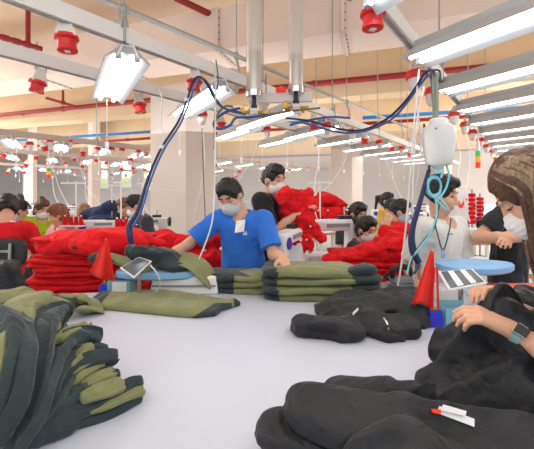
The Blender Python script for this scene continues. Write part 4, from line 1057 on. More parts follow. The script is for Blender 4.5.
mb = MB(); mb.tube([P(433,197,1.92), P(441,200,1.9), P(448,209,1.9), P(444,208,1.9), P(436,200,1.91), P(437,213,1.9), P(431,232,1.9), P(421,246,1.9), P(411,260,1.9), P(407,274,1.88)], .0055, 'hose_cyan', 8, 8); build(mb, 'tail', o, True)
hose('iron_cable', [P(*q) for q in ((440,199,1.93),(438,212,1.92),(434,228,1.92),(424,240,1.92),(414,255,1.9),(409,272,1.88))], .004, 'black_plastic', 'thin black cord running down beside the cyan tube to the right iron', 'cord')
o = hose('steam_hose', [P(*q) for q in ((424,124,1.98),(426,150,1.97),(429,170,1.97),(420,202,1.96),(412,231,1.95),(413,250,1.94),(419,263,1.92),(414,274,1.9))], .007, 'hose_navy', 'navy steam hose dropping from beside the bottle to the right iron')
mb = MB(); mb.tube([P(*q) for q in ((429,170,1.97),(420,202,1.96),(412,231,1.95),(413,250,1.94),(419,263,1.92))], [.012,.014,.018,.022,.018], 'hose_navy', 10, 8); build(mb, 'sleeve', o, True)
# ------------------------------------------------------------ the big white table
poly = [(-2.5,1.84),(.30,2.30),(.75,2.02),(1.72,2.02),(.95,.95),(.80,.25),(-2.5,.25)]
t = thing('work_table', 'large white work table in the foreground', 'table', (-.4,1.2,0))
n = len(poly); mb = MB(); mb.prism(poly, V(1,0,0), V(0,1,0), V(0,0,1), (0,0,TZ-.045), .045, 'table_white'); build(mb, 'tabletop', t, bevel=.006)
for x, y in ((-2.3,.4),(-2.3,1.7),(.2,2.1),(.65,.4),(1.45,1.9),(-.9,1.9)):
    mb = MB(); mb.box((x,y,(TZ-.045)/2), (.06,.06,TZ-.045), 'galv'); build(mb, 'leg', t)
# ------------------------------------------------------------ heap of green and olive jackets, near left
def HT(px, py, h): return H(px, py, TZ+h)
def two(px, name, label, segs, group):
    """one jacket of the heap: dark body ribbon plus olive panels"""
    o = None
    for (pts, w, tk, m, nm, seed, rp) in segs:
        P3 = [HT(*q) for q in pts]; vs, fs, vv = ribbon(P3, w, tk, (-.1,-.55,.83), n=52, m=26, seed=seed, ripple=rp*1.3, rf=2.6, amp=.007, ns=17, endr=.012)
        if o is None:
            c = np.array(P3).mean(0); o = thing(name, label, 'jacket', c, 0, group)
        link(nm, vs, fs, [m], None, o, smooth=True)
GRP = 'jackets of the near left heap'
# inner bulk of the heap
bl = [(HT(-30,430,.05), HT(60,415,.04), .07, .05, .9), (HT(-30,390,.10), HT(60,385,.07), .09, .06, .9), (HT(-40,350,.15), HT(45,345,.13), .09, .07, .9), (HT(-40,322,.18), HT(40,322,.16), .07, .05, .9), (HT(60,400,.03), HT(105,395,.03), .045, .03, .8), (HT(45,365,.07), HT(90,370,.05), .06, .035, .8), (HT(30,340,.14), HT(75,345,.08), .05, .04, .8)]
vs, fs = heap(bl, .009, .05, .012, 12, 21, TZ+.001, .004, (1,1,.35)); cloth('work_jacket', vs, fs, ['fleece_dark'], 'crumpled dark green fleece jacket at the core of the near left heap', 'jacket', group=GRP)
two(0, 'work_jacket', 'dark green jacket with olive cuff, lowest in the near left heap', [
  (((141,393,.018),(120,402,.02),(95,410,.022),(62,417,.025),(20,424,.03)), [.05,.075,.08,.09], .04, 'fleece_dark', 'body', 1, .004),
  (((144,389,.035),(130,394,.04),(115,400,.045),(98,406,.045),(80,410,.04)), [.040,.042,.042,.03], .026, 'fleece_olive', 'sleeve', 2, .003)], GRP)
two(0, 'work_jacket', 'dark green jacket ending in a dark tip above the lowest olive cuff', [
  (((143,382,.045),(130,386,.05),(112,395,.055),(85,405,.055),(50,412,.05),(10,420,.06)), [.03,.04,.06,.08], .032, 'fleece_dark', 'body', 3, .004)], GRP)
two(0, 'work_jacket', 'jacket with the broadest olive panel, right of the middle of the near left heap', [
  (((124,385,.055),(105,398,.05),(75,408,.055),(35,410,.07),(0,416,.08)), [.03,.05,.08,.10], .03, 'fleece_dark', 'body', 4, .004),
  (((122,382,.075),(110,386,.085),(95,392,.085),(80,400,.075)), [.055,.058,.052,.03], .024, 'fleece_olive', 'sleeve', 5, .004)], GRP)
two(0, 'work_jacket', 'jacket showing two olive folds just above the broadest olive panel', [
  (((120,376,.085),(105,379,.09),(80,392,.085),(50,402,.09),(10,408,.10)), [.03,.04,.07,.11], .03, 'fleece_dark', 'body', 6, .004),
  (((116,372,.10),(105,375,.105),(94,381,.10),(82,389,.09)), [.038,.042,.04,.03], .022, 'fleece_olive', 'sleeve', 7, .003),
  (((111,366,.10),(98,371,.105),(82,380,.10),(66,390,.09)), [.02,.024,.024,.02], .026, 'fleece_dark', 'hem', 8, .002)], GRP)
two(0, 'work_jacket', 'jacket with a squared dark cuff over an olive fold, midway up the near heap', [
  (((118,357,.115),(104,357,.13),(84,363,.135),(64,376,.12),(45,396,.10),(20,420,.07)), [.05,.055,.075,.11,.12], .035, 'fleece_dark', 'body', 9, .005),
  (((102,364,.115),(92,368,.12),(80,376,.115),(70,385,.10)), [.036,.040,.04,.03], .022, 'fleece_olive', 'sleeve', 10, .003)], GRP)
two(0, 'work_jacket', 'jacket with a pointed dark tip and small olive crumples, high on the near heap', [
  (((108,351,.135),(95,349,.145),(78,352,.15),(58,366,.15),(38,392,.12),(15,424,.07)), [.03,.04,.06,.10,.12], .03, 'fleece_dark', 'body', 11, .006),
  (((93,347,.155),(84,351,.155),(76,358,.15),(69,368,.14)), [.032,.036,.036,.025], .022, 'fleece_olive', 'sleeve', 12, .004)], GRP)
two(0, 'work_jacket', 'jacket with a short olive sleeve poking out near the top of the near left heap', [
  (((102,338,.165),(88,336,.175),(70,340,.185),(52,356,.18),(38,380,.15),(22,415,.10),(12,438,.05)), [.05,.06,.08,.12,.14], .035, 'fleece_dark', 'body', 13, .007),
  (((89,326,.185),(80,328,.195),(68,333,.20),(58,345,.19)), [.036,.038,.04,.03], .026, 'fleece_olive', 'sleeve', 14, .003)], GRP)
two(0, 'work_jacket', 'large dark jacket draped down the front of the near left heap', [
  (((70,318,.20),(56,313,.225),(42,322,.23),(32,345,.21),(22,380,.16),(12,420,.09),(8,440,.045)), [.09,.11,.12,.13,.14,.12], .04, 'fleece_dark', 'body', 15, .010),
  (((58,322,.21),(48,332,.215),(40,345,.205),(35,358,.19)), [.02,.04,.035,.015], .03, 'fleece_olive', 'sleeve', 16, .003)], GRP)
two(0, 'work_jacket', 'jacket with an olive back lying on top of the near left heap', [
  (((50,306,.23),(34,303,.25),(16,310,.255),(4,330,.24),(-6,370,.19),(-10,420,.11)), [.10,.12,.14,.15,.14], .045, 'fleece_olive', 'back', 17, .008),
  (((20,318,.25),(14,330,.25),(10,360,.22),(4,400,.15),(2,434,.06)), [.06,.09,.11,.11,.10], .035, 'fleece_dark', 'body', 18, .008)], GRP)
two(0, 'work_jacket', 'dark jacket with an olive strip at the left edge of the near left heap', [
  (((-20,318,.26),(-4,330,.265),(-8,370,.21),(-14,420,.12)), [.10,.12,.12,.10], .04, 'fleece_dark', 'body', 19, .006),
  (((6,322,.265),(2,345,.25),(-2,375,.21)), [.02,.035,.02], .03, 'fleece_olive', 'sleeve', 20, .003)], GRP)
# jackets further back at the left edge: olive top folds and dark ones behind
bl = [(HT(5,303,.14), HT(50,303,.10), .05, .04, .8), (HT(20,299,.14), HT(60,306,.08), .035, .03, .8), (HT(-30,306,.16), HT(10,299,.15), .06, .05, .8)]
vs, fs = heap(bl, .008, .04, .012, 12, 23, TZ+.001); cloth('work_jacket', vs, fs, ['fleece_olive'], 'crumpled olive jacket behind the top of the near left heap', 'jacket')
bl = [(H(-20,280,TZ+.16), H(6,268,TZ+.22), .08, .05, .9), (H(-20,300,TZ+.05), H(18,296,TZ+.05), .08, .05, .9), (H(2,268,TZ+.24), H(14,284,TZ+.14), .035, .04, 1), (H(10,282,TZ+.14), H(22,297,TZ+.05), .04, .035, 1)]
vs, fs = heap(bl, .009, .04, .012, 9, 24, TZ+.001, .005, (1,1,.5)); cloth('work_jacket', vs, fs, ['cloth_black'], 'dark jacket heaped at the left edge behind the olive tops', 'jacket')
# ------------------------------------------------------------ olive garments laid flat at the far left
def outl(q, h=0): return [HT(a,b,h) for a,b in q]
vs, fs = sheet(outl([(92,301),(100,296),(150,293),(190,297),(238,304),(241,306),(222,312),(216,317),(196,319),(170,317),(120,312),(88,309)]), TZ, .022, .006, .007, 7, 31, .008)
cx_ = fc(vs, fs); idx = []
for c in cx_:
    px = CX+F*c[0]/c[1]; py = HY+F*(CAMZ-c[2])/c[1]
    idx.append(1 if (px > 212-(py-305)*1.6 and px < 232 and py > 303) or px < 104-(py-300)*.8 or px > 234 else 0)
cloth('work_trousers', vs, fs, ['fleece_olive','fleece_dark'], 'olive garment with dark patches laid flat before the left ironing board', 'garment', idx)
P3 = [HT(55,299,.06), HT(75,300,.055), HT(88,304,.045), HT(90,310,.03)]
vs, fs, vv = ribbon([HT(52,301,.03), HT(70,300,.055), HT(84,299,.06), HT(92,303,.05), HT(90,309,.03), HT(78,311,.02)], [.10,.14,.16,.15,.12], .028, (.3,.5,.8), 40, 20, 41, .006, 2.2, .006)
o = cloth('work_jacket', vs, fs, ['fleece_olive','fleece_dark'], 'rolled olive sleeve with a dark opening between the heap and the flat garment', 'jacket', [1 if v < .35 else 0 for v in vv])
vs, fs, vv = ribbon([HT(80,300,.07), HT(84,303,.06), HT(86,307,.045)], [.04,.05,.03], .02, (0,-1,.3), 16, 14, 43); link('lining', vs, fs, ['cloth_black'], None, o, smooth=True)
# ------------------------------------------------------------ folded olive stack in the middle
def fsplit(w, a, b): return lambda c: c[0] < -w/2+a or c[0] > w/2-b
W_ = .60; c = P(311, HY, 2.02)
zt, st = pile('fleece_jacket', 'folded olive jacket with dark ends in the middle stack, %s from the bottom', 'jacket', c, TZ, 4, W_, .30, .052, -.06, 'folded olive jackets in the middle stack', ['fleece_olive','fleece_dark'], jit=.008, seed=11, split=fsplit(W_, .10, .0), squash=.9, rj=.03)
# dark rolled collars at the right end of the stack, part of the jackets
for i, o in enumerate(st):
    z = .03; vs, fs, vv = ribbon([V(.20,-.11,z), V(.27,-.12,z+.012), V(.335,-.10,z+.012), V(.355,-.02,z), V(.33,.08,z-.004)], [.06,.075,.08,.07,.05], .05, (0,0,1), 26, 16, 60+i, .004, 2, .005)
    link('collar', vs, fs, ['fleece_dark'], None, o, smooth=True, world=False)
    vs, fs, vv = ribbon([V(.30,.02,z-.005), V(.37,-.03,z-.004), V(.40,-.01,z-.004)], [.05,.05,.04], .03, (0,0,1), 16, 12, 70+i, .002, 2, .004)
    link('sleeve_end', vs, fs, ['fleece_olive'], None, o, smooth=True, world=False)
vs, fs, vv = ribbon([zz_ for zz_ in (c+V(.26,-.09,zt-TZ+TZ-0+.0), c+V(.30,-.11,0), c+V(.33,-.08,0))], .06, .05, (0,0,1)) if False else (None,None,None)
c2 = P(228, HY, 2.14)
pile('fleece_jacket', 'folded jacket in the low stack at the blue-shirted man\'s waist, %s from the bottom', 'jacket', c2+V(.06,0,0), TZ, 3, .42, .24, .045, -.12, 'folded jackets at the man\'s waist', ['fleece_olive','fleece_dark'], jit=.012, seed=12, split=lambda c: c[0] < .05, squash=.9)
# ------------------------------------------------------------ black jacket lying mid right
bl = [(HT(306,326,.035), HT(352,330,.035), .045, .05, .75), (HT(330,314,.035), HT(400,326,.03), .06, .06, .6), (HT(345,306,.05), HT(408,310,.05), .075, .07, .6), (HT(366,300,.06), HT(414,300,.06), .06, .06, .8), (HT(352,322,.035), HT(388,331,.03), .05, .045, .7), (HT(374,296,.075), HT(392,296,.075), .035, .035, 1), (HT(392,320,.03), HT(414,318,.03), .045, .05, .6), (HT(340,303,.055), HT(362,299,.06), .04, .045, .9)]
vs, fs = heap(bl, .0055, .022, .019, 11, 51, TZ+.001, .004, (.45,1.2,1))
o = cloth('black_jacket', vs, fs, ['cloth_black'], 'crumpled black zip jacket lying left of the right red flag', 'jacket')
mb = MB(); mb.tube([HT(384,318,.085), HT(388,325,.07), HT(388,333,.035)], .0035, 'chrome', 6, 5); build(mb, 'zip', o, True)
mb = MB(); a, b = HT(353,314,.105), HT(358,309,.108); mb.bar(a, b, .004, .010, 'paper'); build(mb, 'white_logo', o)
vs, fs, vv = ribbon([HT(300,327,.03), HT(310,325,.05), HT(330,326,.05), HT(352,331,.04)], [.06,.085,.09,.07], .055, (0,-.2,1), 34, 18, 52, .004, 2, .005); link('sleeve', vs, fs, ['cloth_black_soft'], None, o, smooth=True)
# ------------------------------------------------------------ black garment being held, right
bl = [(HT(455,396,.02), HT(560,400,.03), .045, .06, .7), (HT(448,385,.03), HT(500,392,.04), .05, .07, .7), (HT(460,360,.08), HT(540,365,.10), .07, .09, .9), (HT(465,340,.14), HT(540,340,.16), .055, .08, 1), (HT(456,334,.15), HT(474,324,.19), .025, .028, 1), (HT(478,328,.20), HT(520,340,.19), .03, .05, 1), (HT(455,350,.10), HT(470,375,.06), .04, .05, 1), (HT(500,385,.06), HT(560,380,.08), .06, .07, .8), (HT(440,384,.02), HT(462,396,.02), .025, .03, .8), (P(499,312,1.01), P(517,326,1.02), .028, .045, 1)]
vs, fs = heap(bl, .0055, .028, .024, 10, 61, TZ+.001, .004, (.7,1,.4))
o = cloth('black_jacket', vs, fs, ['cloth_black'], 'black jacket bunched up under the near woman\'s hands', 'jacket')
vs, fs, vv = ribbon([P(490,316,.98), P(495,302,1.0), P(503,294,1.02), P(512,301,1.03), P(519,318,1.02), P(527,342,.99)], [.04,.06,.075,.085,.10,.10], .018, (.5,-.75,.3), 40, 20, 63, .005, 2.2, .005, endr=.03)
link('collar', vs, fs, ['cloth_black'], None, o, smooth=True)
mb = MB(); p = HT(464,404,.03); mb.lathe([(.002,0),(.006,0),(.006,.003),(.002,.004)], 'chrome', p, 10); build(mb, 'button', o, True)
# ------------------------------------------------------------ black stack in the front
def roll(pts, w, tk, label, seed, m='cloth_black'):
    vs, fs, vv = ribbon([HT(*q) for q in pts], w, tk, (0,-.3,1), 44, 24, seed, .004, 1.8, .006, 10, endr=.06)
    return cloth('black_jacket', vs, fs, [m], label, 'jacket', group='black jackets in the front stack')
roll(((264,462,.03),(300,455,.03),(360,458,.03),(420,462,.03)), .15, .055, 'black jacket at the bottom of the front stack, cut by the picture edge', 71)
roll(((256,428,.085),(275,430,.085),(320,436,.08),(372,440,.075),(430,448,.07)), [.10,.125,.135,.14], .06, 'rolled black jacket with the end farthest left in the front stack', 72)
roll(((285,402,.14),(300,404,.142),(335,414,.138),(372,424,.13),(420,436,.12)), [.11,.135,.15,.15], .066, 'thick rolled black jacket uppermost at the left of the front stack', 73)
bl = [(HT(396,423,.10), HT(404,458,.09), .055, .07, .9), (HT(408,430,.095), HT(446,443,.075), .05, .058, .85), (HT(410,447,.06), HT(540,458,.04), .07, .07, .8), (HT(446,446,.065), HT(500,454,.05), .05, .05, .8), (HT(490,446,.04), HT(550,444,.03), .032, .035, .8), (HT(345,398,.05), HT(385,402,.06), .035, .045, .8), (HT(395,465,.08), HT(520,470,.05), .09, .09, .8), (HT(352,394,.07), HT(376,396,.065), .022, .03, 1)]
vs, fs = heap(bl, .0055, .028, .024, 10, 74, TZ+.001, .004, (.4,1,.8))
o = cloth('black_jacket', vs, fs, ['cloth_black'], 'black jacket with a white and red tag in the front stack', 'jacket', group='black jackets in the front stack')
vs, fs, vv = ribbon([HT(420,414,.09), HT(414,401,.12), HT(408,390,.145), HT(404,381,.155)], [.12,.12,.11,.10], .014, (0,-1,.35), 26, 18, 75, .002, 2, .003, endr=.006); link('flap', vs, fs, ['cloth_black'], None, o, smooth=True)
def quad3(mb, pts, th, m):
    pts = [np.asarray(q) for q in pts]; n = nrm(np.cross(pts[1]-pts[0], pts[-1]-pts[0])); k = len(pts)
    mb.add(pts+[q+n*th for q in pts], [tuple(range(k-1,-1,-1)), tuple(range(k,2*k))]+[(i,(i+1)%k,k+(i+1)%k,k+i) for i in range(k)], m); return mb
sf = onto(*world_mesh(o)); dflt = HT(456,415,.12)
lab = thing('paper_tag', 'white paper tag with a red tip on the front black jacket', 'tag', sf(456,417,.004,dflt))
def on4(pts, lift): return laid(sf, pts, lift, dflt)
build(quad3(MB(), on4([(439,406),(437,413),(474,427),(474,419)], .001), .002, 'paper'), 'paper', lab)
build(quad3(MB(), on4([(431,409),(432,412.5),(440,414.5),(441,410)], .005), .003, 'red_lamp'), 'red_tip', lab)
build(quad3(MB(), on4([(443,404.5),(440,410),(465,416),(466,411)], .008), .002, 'white_plastic'), 'folded_slip', lab)
# ------------------------------------------------------------ left ironing station
def lens_board(mb, c, L, W, th, rot, m, tip=.5):
    R = np.array(Matrix.Rotation(rot,3,'Z')); n = 40; rows = []
    for sgn, inset in ((-1,.012),(-1,0),(1,0),(1,.012)):
        row = []
        for i in range(n):
            a = 2*math.pi*i/n; x = math.cos(a); y = math.sin(a)
            X = math.copysign(abs(x)**.75, x)*(L/2-inset); taper = 1-tip*max(0, X/(L/2))**1.5
            Y = math.copysign(abs(y)**.7, y)*(W/2-inset)*taper; row.append(R @ V(X, Y, sgn*(th/2-(.0 if inset == 0 else -.0))*(.6 if inset == 0 else 1))+np.asarray(c))
        rows.append(row)
    vs = [p for r in rows for p in r]
    fs = [(i*n+j, i*n+(j+1)%n, (i+1)*n+(j+1)%n, (i+1)*n+j) for i in range(3) for j in range(n)]+[tuple(range(n-1,-1,-1)), tuple(3*n+j for j in range(n))]
    mb.add(vs, fs, m); return mb
cb = P(163, 272, 2.12)
t = thing('ironing_board', 'light blue padded ironing board on a white base, left of the blue-shirted man', 'ironing board', (cb[0],cb[1],TZ))
build(lens_board(MB(), cb, .58, .26, .045, .0, 'board_blue', .25), 'pad', t, True)
p0, p1 = P(196,293,2.05), P(196,282,2.05)
mb = MB(); q = P(188, HY, 2.13); q[2] = TZ+.055; mb.box(q, (.42,.22,.11), 'white_plastic', taper=.93); build(mb, 'base', t, bevel=.012)
mb = MB(); mb.box(q+V(0,-.112,0), (.39,.004,.012), 'grey_plastic'); build(mb, 'seam', t)
mb = MB(); mb.box(V(q[0]-.1,q[1]+.02,(cb[2]+TZ+.1)/2), (.12,.12,cb[2]-TZ-.11), 'white_plastic'); build(mb, 'neck', t)
g1 = []
vs, fs = heap([(P(134,252,2.06), P(160,253,2.08), .045, .055, .6), (P(158,256,2.07), P(178,268,2.05), .05, .045, .6), (P(136,254,2.12), P(176,258,2.13), .05, .05, .6), (P(133,249,2.05), P(138,252,2.04), .03, .03, 1)], .008, .03, .010, 11, 81, None, .004)
o = cloth('work_jacket', vs, fs, ['fleece_dark'], 'dark green and olive jacket spread over the left ironing board', 'jacket')
vs, fs, vv = ribbon([P(172,259,2.10), P(186,260,2.09), P(198,266,2.07), P(207,277,2.04), P(212,289,2.03)], [.16,.18,.16,.13,.06], .022, (.2,-.3,.9), 34, 18, 82, .004, 2, .005); link('sleeve', vs, fs, ['fleece_olive'], None, o, smooth=True)
vs, fs, vv = ribbon([P(93,258,2.12), P(105,257,2.12), P(122,261,2.10), P(140,266,2.06), P(150,270,2.03)], [.05,.075,.09,.11,.10], .04, (.1,-.3,.9), 34, 18, 83, .004, 2, .005, endr=.03); link('olive_sleeve', vs, fs, ['fleece_olive'], None, o, smooth=True)
vs, fs, vv = ribbon([P(89,259,2.12), P(94,258,2.12), P(100,258,2.12)], [.06,.075,.08], .05, (.1,-.3,.9), 14, 16, 84, .0, 2, .003, endr=.03); link('cuff', vs, fs, ['fleece_dark'], None, o, smooth=True)
# tablet on its stand
def tablet(corners, label, post, th=.010, glare=()):
    c = sum(corners)/4; t = thing('tablet', label, 'tablet', (post[0],post[1],TZ))
    build(quad3(MB(), corners, th, 'white_plastic'), 'tablet_case', t, bevel=.003)
    n = nrm(np.cross(corners[1]-corners[0], corners[3]-corners[0])); ins = [c+(q-c)*.88+n*(th+.001) for q in corners]
    s = build(quad3(MB(), ins, .001, 'screen'), 'screen', t)
    for a, b in glare:  # lamp reflections painted as pale bands over the screen
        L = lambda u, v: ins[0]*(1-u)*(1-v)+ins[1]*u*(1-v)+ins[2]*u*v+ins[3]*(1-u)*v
        build(quad3(MB(), [L(a,.03)+n*.0015, L(b,.03)+n*.0015, L(b,.97)+n*.0015, L(a,.97)+n*.0015], .0008, 'painted_glare'), 'painted_glare_band', s)
    mb = MB(); mb.tube([V(post[0],post[1],TZ+.01), V(post[0],post[1],c[2]-.03), c-n*.005], .012, 'chrome', 10); build(mb, 'stand_post', t, True)
    mb = MB(); mb.lathe([(.055,0),(.055,.006),(.02,.012),(.014,.02)], 'chrome', (post[0],post[1],TZ), 20); build(mb, 'stand_foot', t, True)
    return t
tablet([P(120,269,1.86), P(139,258,2.0), P(152,262,1.93), P(134,279,1.80)][::-1], 'small tablet on a chrome post before the left ironing board', P(139,HY,1.93)*V(1,1,0)+V(0,0,TZ), glare=())
hose('charging_cable', [P(150,265,1.83), P(156,272,1.84), P(160,282,1.9), P(158,290,1.95), P(150,294,1.95)], .004, 'hose_white', 'thin white cable looping from the left tablet to the table', 'cable')
def holder(px0, px1, py0, py1, label, dp=.06, paper=True, lines=4):
    a = H(px0, py1, TZ); b = H(px1, py1, TZ); d = a[1]; h_ = (py1-py0)/F*d*.95; b[1] = d
    w_ = (px1-px0)/F*d; x0 = (px0-CX)/F*d; t = thing('card_holder', label, 'holder', (x0+w_/2, d+dp/2, TZ)); th = .004
    mb = MB(); mb.box((x0+w_/2,d,TZ+h_*.42), (w_,th,h_*.84), 'acrylic'); mb.box((x0+w_/2,d+dp,TZ+h_/2), (w_,th,h_), 'acrylic')
    for xx in (x0+th/2, x0+w_-th/2): mb.box((xx,d+dp/2,TZ+h_*.42), (th,dp-th,h_*.84), 'acrylic')
    mb.box((x0+w_/2,d+dp/2,TZ+th/2), (w_-th*2,dp-th,th), 'acrylic'); build(mb, 'case', t)
    if paper:
        mb = MB(); mb.box((x0+w_*.55,d-.004,TZ+h_*.45), (w_*.62,.002,h_*.62), 'paper'); q = build(mb, 'card', t)
        for i in range(lines):
            mb = MB(); mb.box((x0+w_*.52,d-.006,TZ+h_*(.62-.1*i)), (w_*(.4-.05*(i%2)),.001,h_*.025), 'ink'); build(mb, 'text_line', q)
    return t
holder(107, 130, 277, 295, 'pale blue acrylic holder with white slips beside the left red flag', lines=0, dp=.09)
holder(446, 471, 303, 328, 'pale blue acrylic holder with a white card beside the right blue flag base')
def flag(base, top, cloth_px, label, d, bpx):
    (bx0, bx1, by0, by1) = bpx; p = H((bx0+bx1)/2, by1, TZ); db = p[1]+.03; w_ = (bx1-bx0)/F*p[1]; h_ = (by1-by0)/F*p[1]
    t = thing('flag_marker', label, 'flag', (p[0],db,TZ))
    mb = MB(); mb.box((p[0],db,TZ+h_*.45), (w_,w_*.9,h_*.9), 'box_blue', taper=.92); build(mb, 'base', t, bevel=.004)
    mb = MB(); mb.box((p[0]-w_*.05,db,TZ+h_*.95), (w_*.5,w_*.4,h_*.14), 'brass'); build(mb, 'socket', t)
    tp = P(top[0], top[1], db); mb = MB(); mb.tube([V(p[0]-w_*.1,db,TZ+h_*.8), tp+V(.004,0,0)], .004, 'rail_white', 8); build(mb, 'stick', t, True)
    # hanging cloth: rows from the top down, with pleats
    L, R, zb = cloth_px; rows, cols = 16, 15; vs = []
    for i in range(rows):
        v = i/(rows-1)
        for j in range(cols):
            u = j/(cols-1); a = np.array(top)*(1-v)+np.array(L)*v; b = (np.array(top)+np.array([3,2]))*(1-v)+np.array(R)*v
            q = a*(1-u)+b*u; dd = db-.012+.022*math.sin(u*9+.6)*v-.02*math.sin(u*math.pi)*v
            vs.append(P(q[0], q[1]+zb*math.sin(u*math.pi)*v*v, dd))
    k = len(vs); fs = [(i*cols+j, (i+1)*cols+j, (i+1)*cols+j+1, i*cols+j+1) for i in range(rows-1) for j in range(cols-1)]
    o = link('flag_cloth', vs, fs, ['flag_red'], None, t, smooth=True); sm = o.modifiers.new('thick', 'SOLIDIFY'); sm.thickness = .003
    return t, p, db, w_, h_, tp
flag(None, (105,239), ((89,273),(115,282),2), 'red pennant on a blue base before the tall red pile', 0, (98,108,284,295))
t, p, db, w_, h_, tp = flag(None, (431,250), ((411,308),(433,314),-8), 'red pennant on a blue base before the right tablet', 0, (430,444,310,328))
for k_ in range(2):
    mb = MB(); x = p[0]+(-.25+.5*k_)*w_; mb.bar(V(x,db-.01,TZ+h_*.95), tp+V(.012+.012*k_,-.008,-.08), .010, .002, 'flag_red'); build(mb, 'ribbon', t)
# ------------------------------------------------------------ right ironing station
cb = P(476, 266.5, 1.90)
t = thing('ironing_board', 'light blue padded ironing board in front of the man in the white tee', 'ironing board', (cb[0],cb[1],TZ))
build(lens_board(MB(), cb, .43, .26, .045, .04, 'board_blue', .55), 'pad', t, True)
q = P(462, HY, 1.9); q[2] = TZ+.045; mb = MB(); mb.box(q, (.30,.16,.09), 'white_plastic', taper=.93); build(mb, 'base', t, bevel=.01)
mb = MB(); mb.box(V(q[0],q[1],(cb[2]+TZ+.07)/2), (.10,.10,cb[2]-TZ-.10), 'white_plastic'); build(mb, 'neck', t)
tablet([P(438,273,1.70), P(472,270,1.72), P(487,284.5,1.56), P(449,292,1.52)][::-1], 'larger tablet with painted reflections on a short post behind the right red flag', P(461,HY,1.62)*V(1,1,0)+V(0,0,TZ), glare=((.62,.78),(.22,.40)))
hose('charging_cable', [P(464,290,1.6), P(468,296,1.62), P(474,300,1.62), P(478,306,1.6)], .004, 'hose_white', 'short cable under the right tablet', 'cable')
# iron and its rest
p = H(404, 286, TZ+.012); t = thing('steam_iron', 'dark steam iron resting left of the right red flag', 'iron', p)
R = np.array(Matrix.Rotation(.25,3,'Z')); q = p+V(0,0,.012)
out = [(-.10,-.05),(.02,-.05),(.08,-.03),(.115,0),(.08,.03),(.02,.05),(-.10,.05)]
mb = MB(); mb.prism(out, R@V(1,0,0), R@V(0,1,0), V(0,0,1), q, .014, 'chrome'); build(mb, 'soleplate', t, bevel=.002)
mb = MB(); mb.prism([(a*.9,b*.85) for a,b in out], R@V(1,0,0), R@V(0,1,0), V(0,0,1), q+V(0,0,.014), .035, 'grey_plastic'); build(mb, 'body', t, bevel=.008)
mb = MB(); mb.tube([q+R@V(-.085,0,.045), q+R@V(-.08,0,.10), q+R@V(-.02,0,.115), q+R@V(.04,0,.10), q+R@V(.055,0,.05)], [.016,.018,.02,.017,.012], 'black_plastic', 12, 6); build(mb, 'handle', t, True)
mb = MB(); mb.tube([q+R@V(-.10,.03,.03), q+R@V(-.13,.02,.05), q+R@V(-.12,0,.08)], .009, 'dark_metal', 8, 4); build(mb, 'valve', t, True)
t = thing('iron_rest', 'flat pale plate under the right steam iron', 'plate', p-V(0,0,.012)); mb = MB(); mb.box(p+V(0,0,-.004), (.34,.20,.016), 'grey_plastic', R); build(mb, 'plate', t, bevel=.004)
# white tray with an orange red sheet
p = P(514, HY, 1.78); p[2] = TZ
t = thing('paper_tray', 'white tray holding an orange red sheet at the right edge', 'tray', p)
mb = MB(); mb.box(p+V(.03,0,.012), (.30,.20,.024), 'dark_metal'); build(mb, 'lower_shelf', t, bevel=.003)
mb = MB(); mb.box(p+V(.03,0,.085), (.34,.22,.05), 'white_plastic'); build(mb, 'tray_box', t, bevel=.006)
for s in (-1,1): mb = MB(); mb.box(p+V(.03+s*.14,0,.042), (.02,.18,.037), 'white_plastic'); build(mb, 'support', t)
mb = MB(); mb.box(p+V(.03,-.112,.085), (.29,.003,.034), 'orange_tray'); mb.box(p+V(.03,0,.112), (.30,.18,.004), 'orange_tray'); build(mb, 'sheet', t)
bl = [(P(522,302,1.45), P(548,306,1.45), .05, .06, .8), (P(528,296,1.5), P(548,296,1.5), .05, .05, .8)]
vs, fs = heap(bl, .008, .03, .01, 12, 91, TZ+.001); cloth('black_jacket', vs, fs, ['cloth_black_soft'], 'dark crumpled cloth under the tray at the right edge', 'jacket')
# ------------------------------------------------------------ people
# blue shirt, pressing at the far side of the table
hc = P(230.5, 196, 2.42)
o, J = person('person', 'man in a bright blue tee and grey mask bending over the table', hc, face=-8, lean=10, H=1.66, head=(-20,38,-6),
    hands=(P(166,258,2.22), P(283,258,2.06)), elb=(V(-.5,.4,-.5), V(0,.5,-.9)), shirt='tee_blue', sleeve=.8, mask='mask_grey', res=.0065,
    neck=P(241,213,2.46), handspec=((V(-.85,-.3,-.35), V(0,-.1,-1)), (V(.2,-.75,-.42), V(-.1,-.4,-1))))
N, tf, r_, t_, k_ = J['N'], J['tf'], J['r'], J['t'], J['k']
# badge, lanyard clip and the three-bar mark on the chest
sf = onto(*world_mesh(J['shirt']))
def on4(pts, lift): return laid(sf, pts, lift, P(240,228,2.2))
b = thing('name_badge', 'white name badge clipped to the blue tee', 'badge', sf(240.5,228,.004,P(240,228,2.2)))
build(quad3(MB(), on4([(236.5,221),(235,233),(244,231.5),(245.5,219.5)], .002), .003, 'paper'), 'card', b)
build(quad3(MB(), on4([(239,216.5),(238.5,221),(244,220.5),(244.5,216)], .007), .004, 'chrome'), 'clip', b)
for i in range(3): build(quad3(MB(), on4([(237.5,223.5+i*2.6),(237.5,224.4+i*2.6),(242.5,223.6+i*2.6),(242.5,222.7+i*2.6)], .016), .001, 'ink'), 'text_line', b)
mb = MB()
for i in range(3): quad3(mb, on4([(243+i*1.5,235),(244.4+i*1.5,235),(243.6+i*1.3,232.8-i*1.0),(242.7+i*1.3,233.2-i*1.0)], .003), .002, 'paper')
build(mb, 'chest_mark', o)
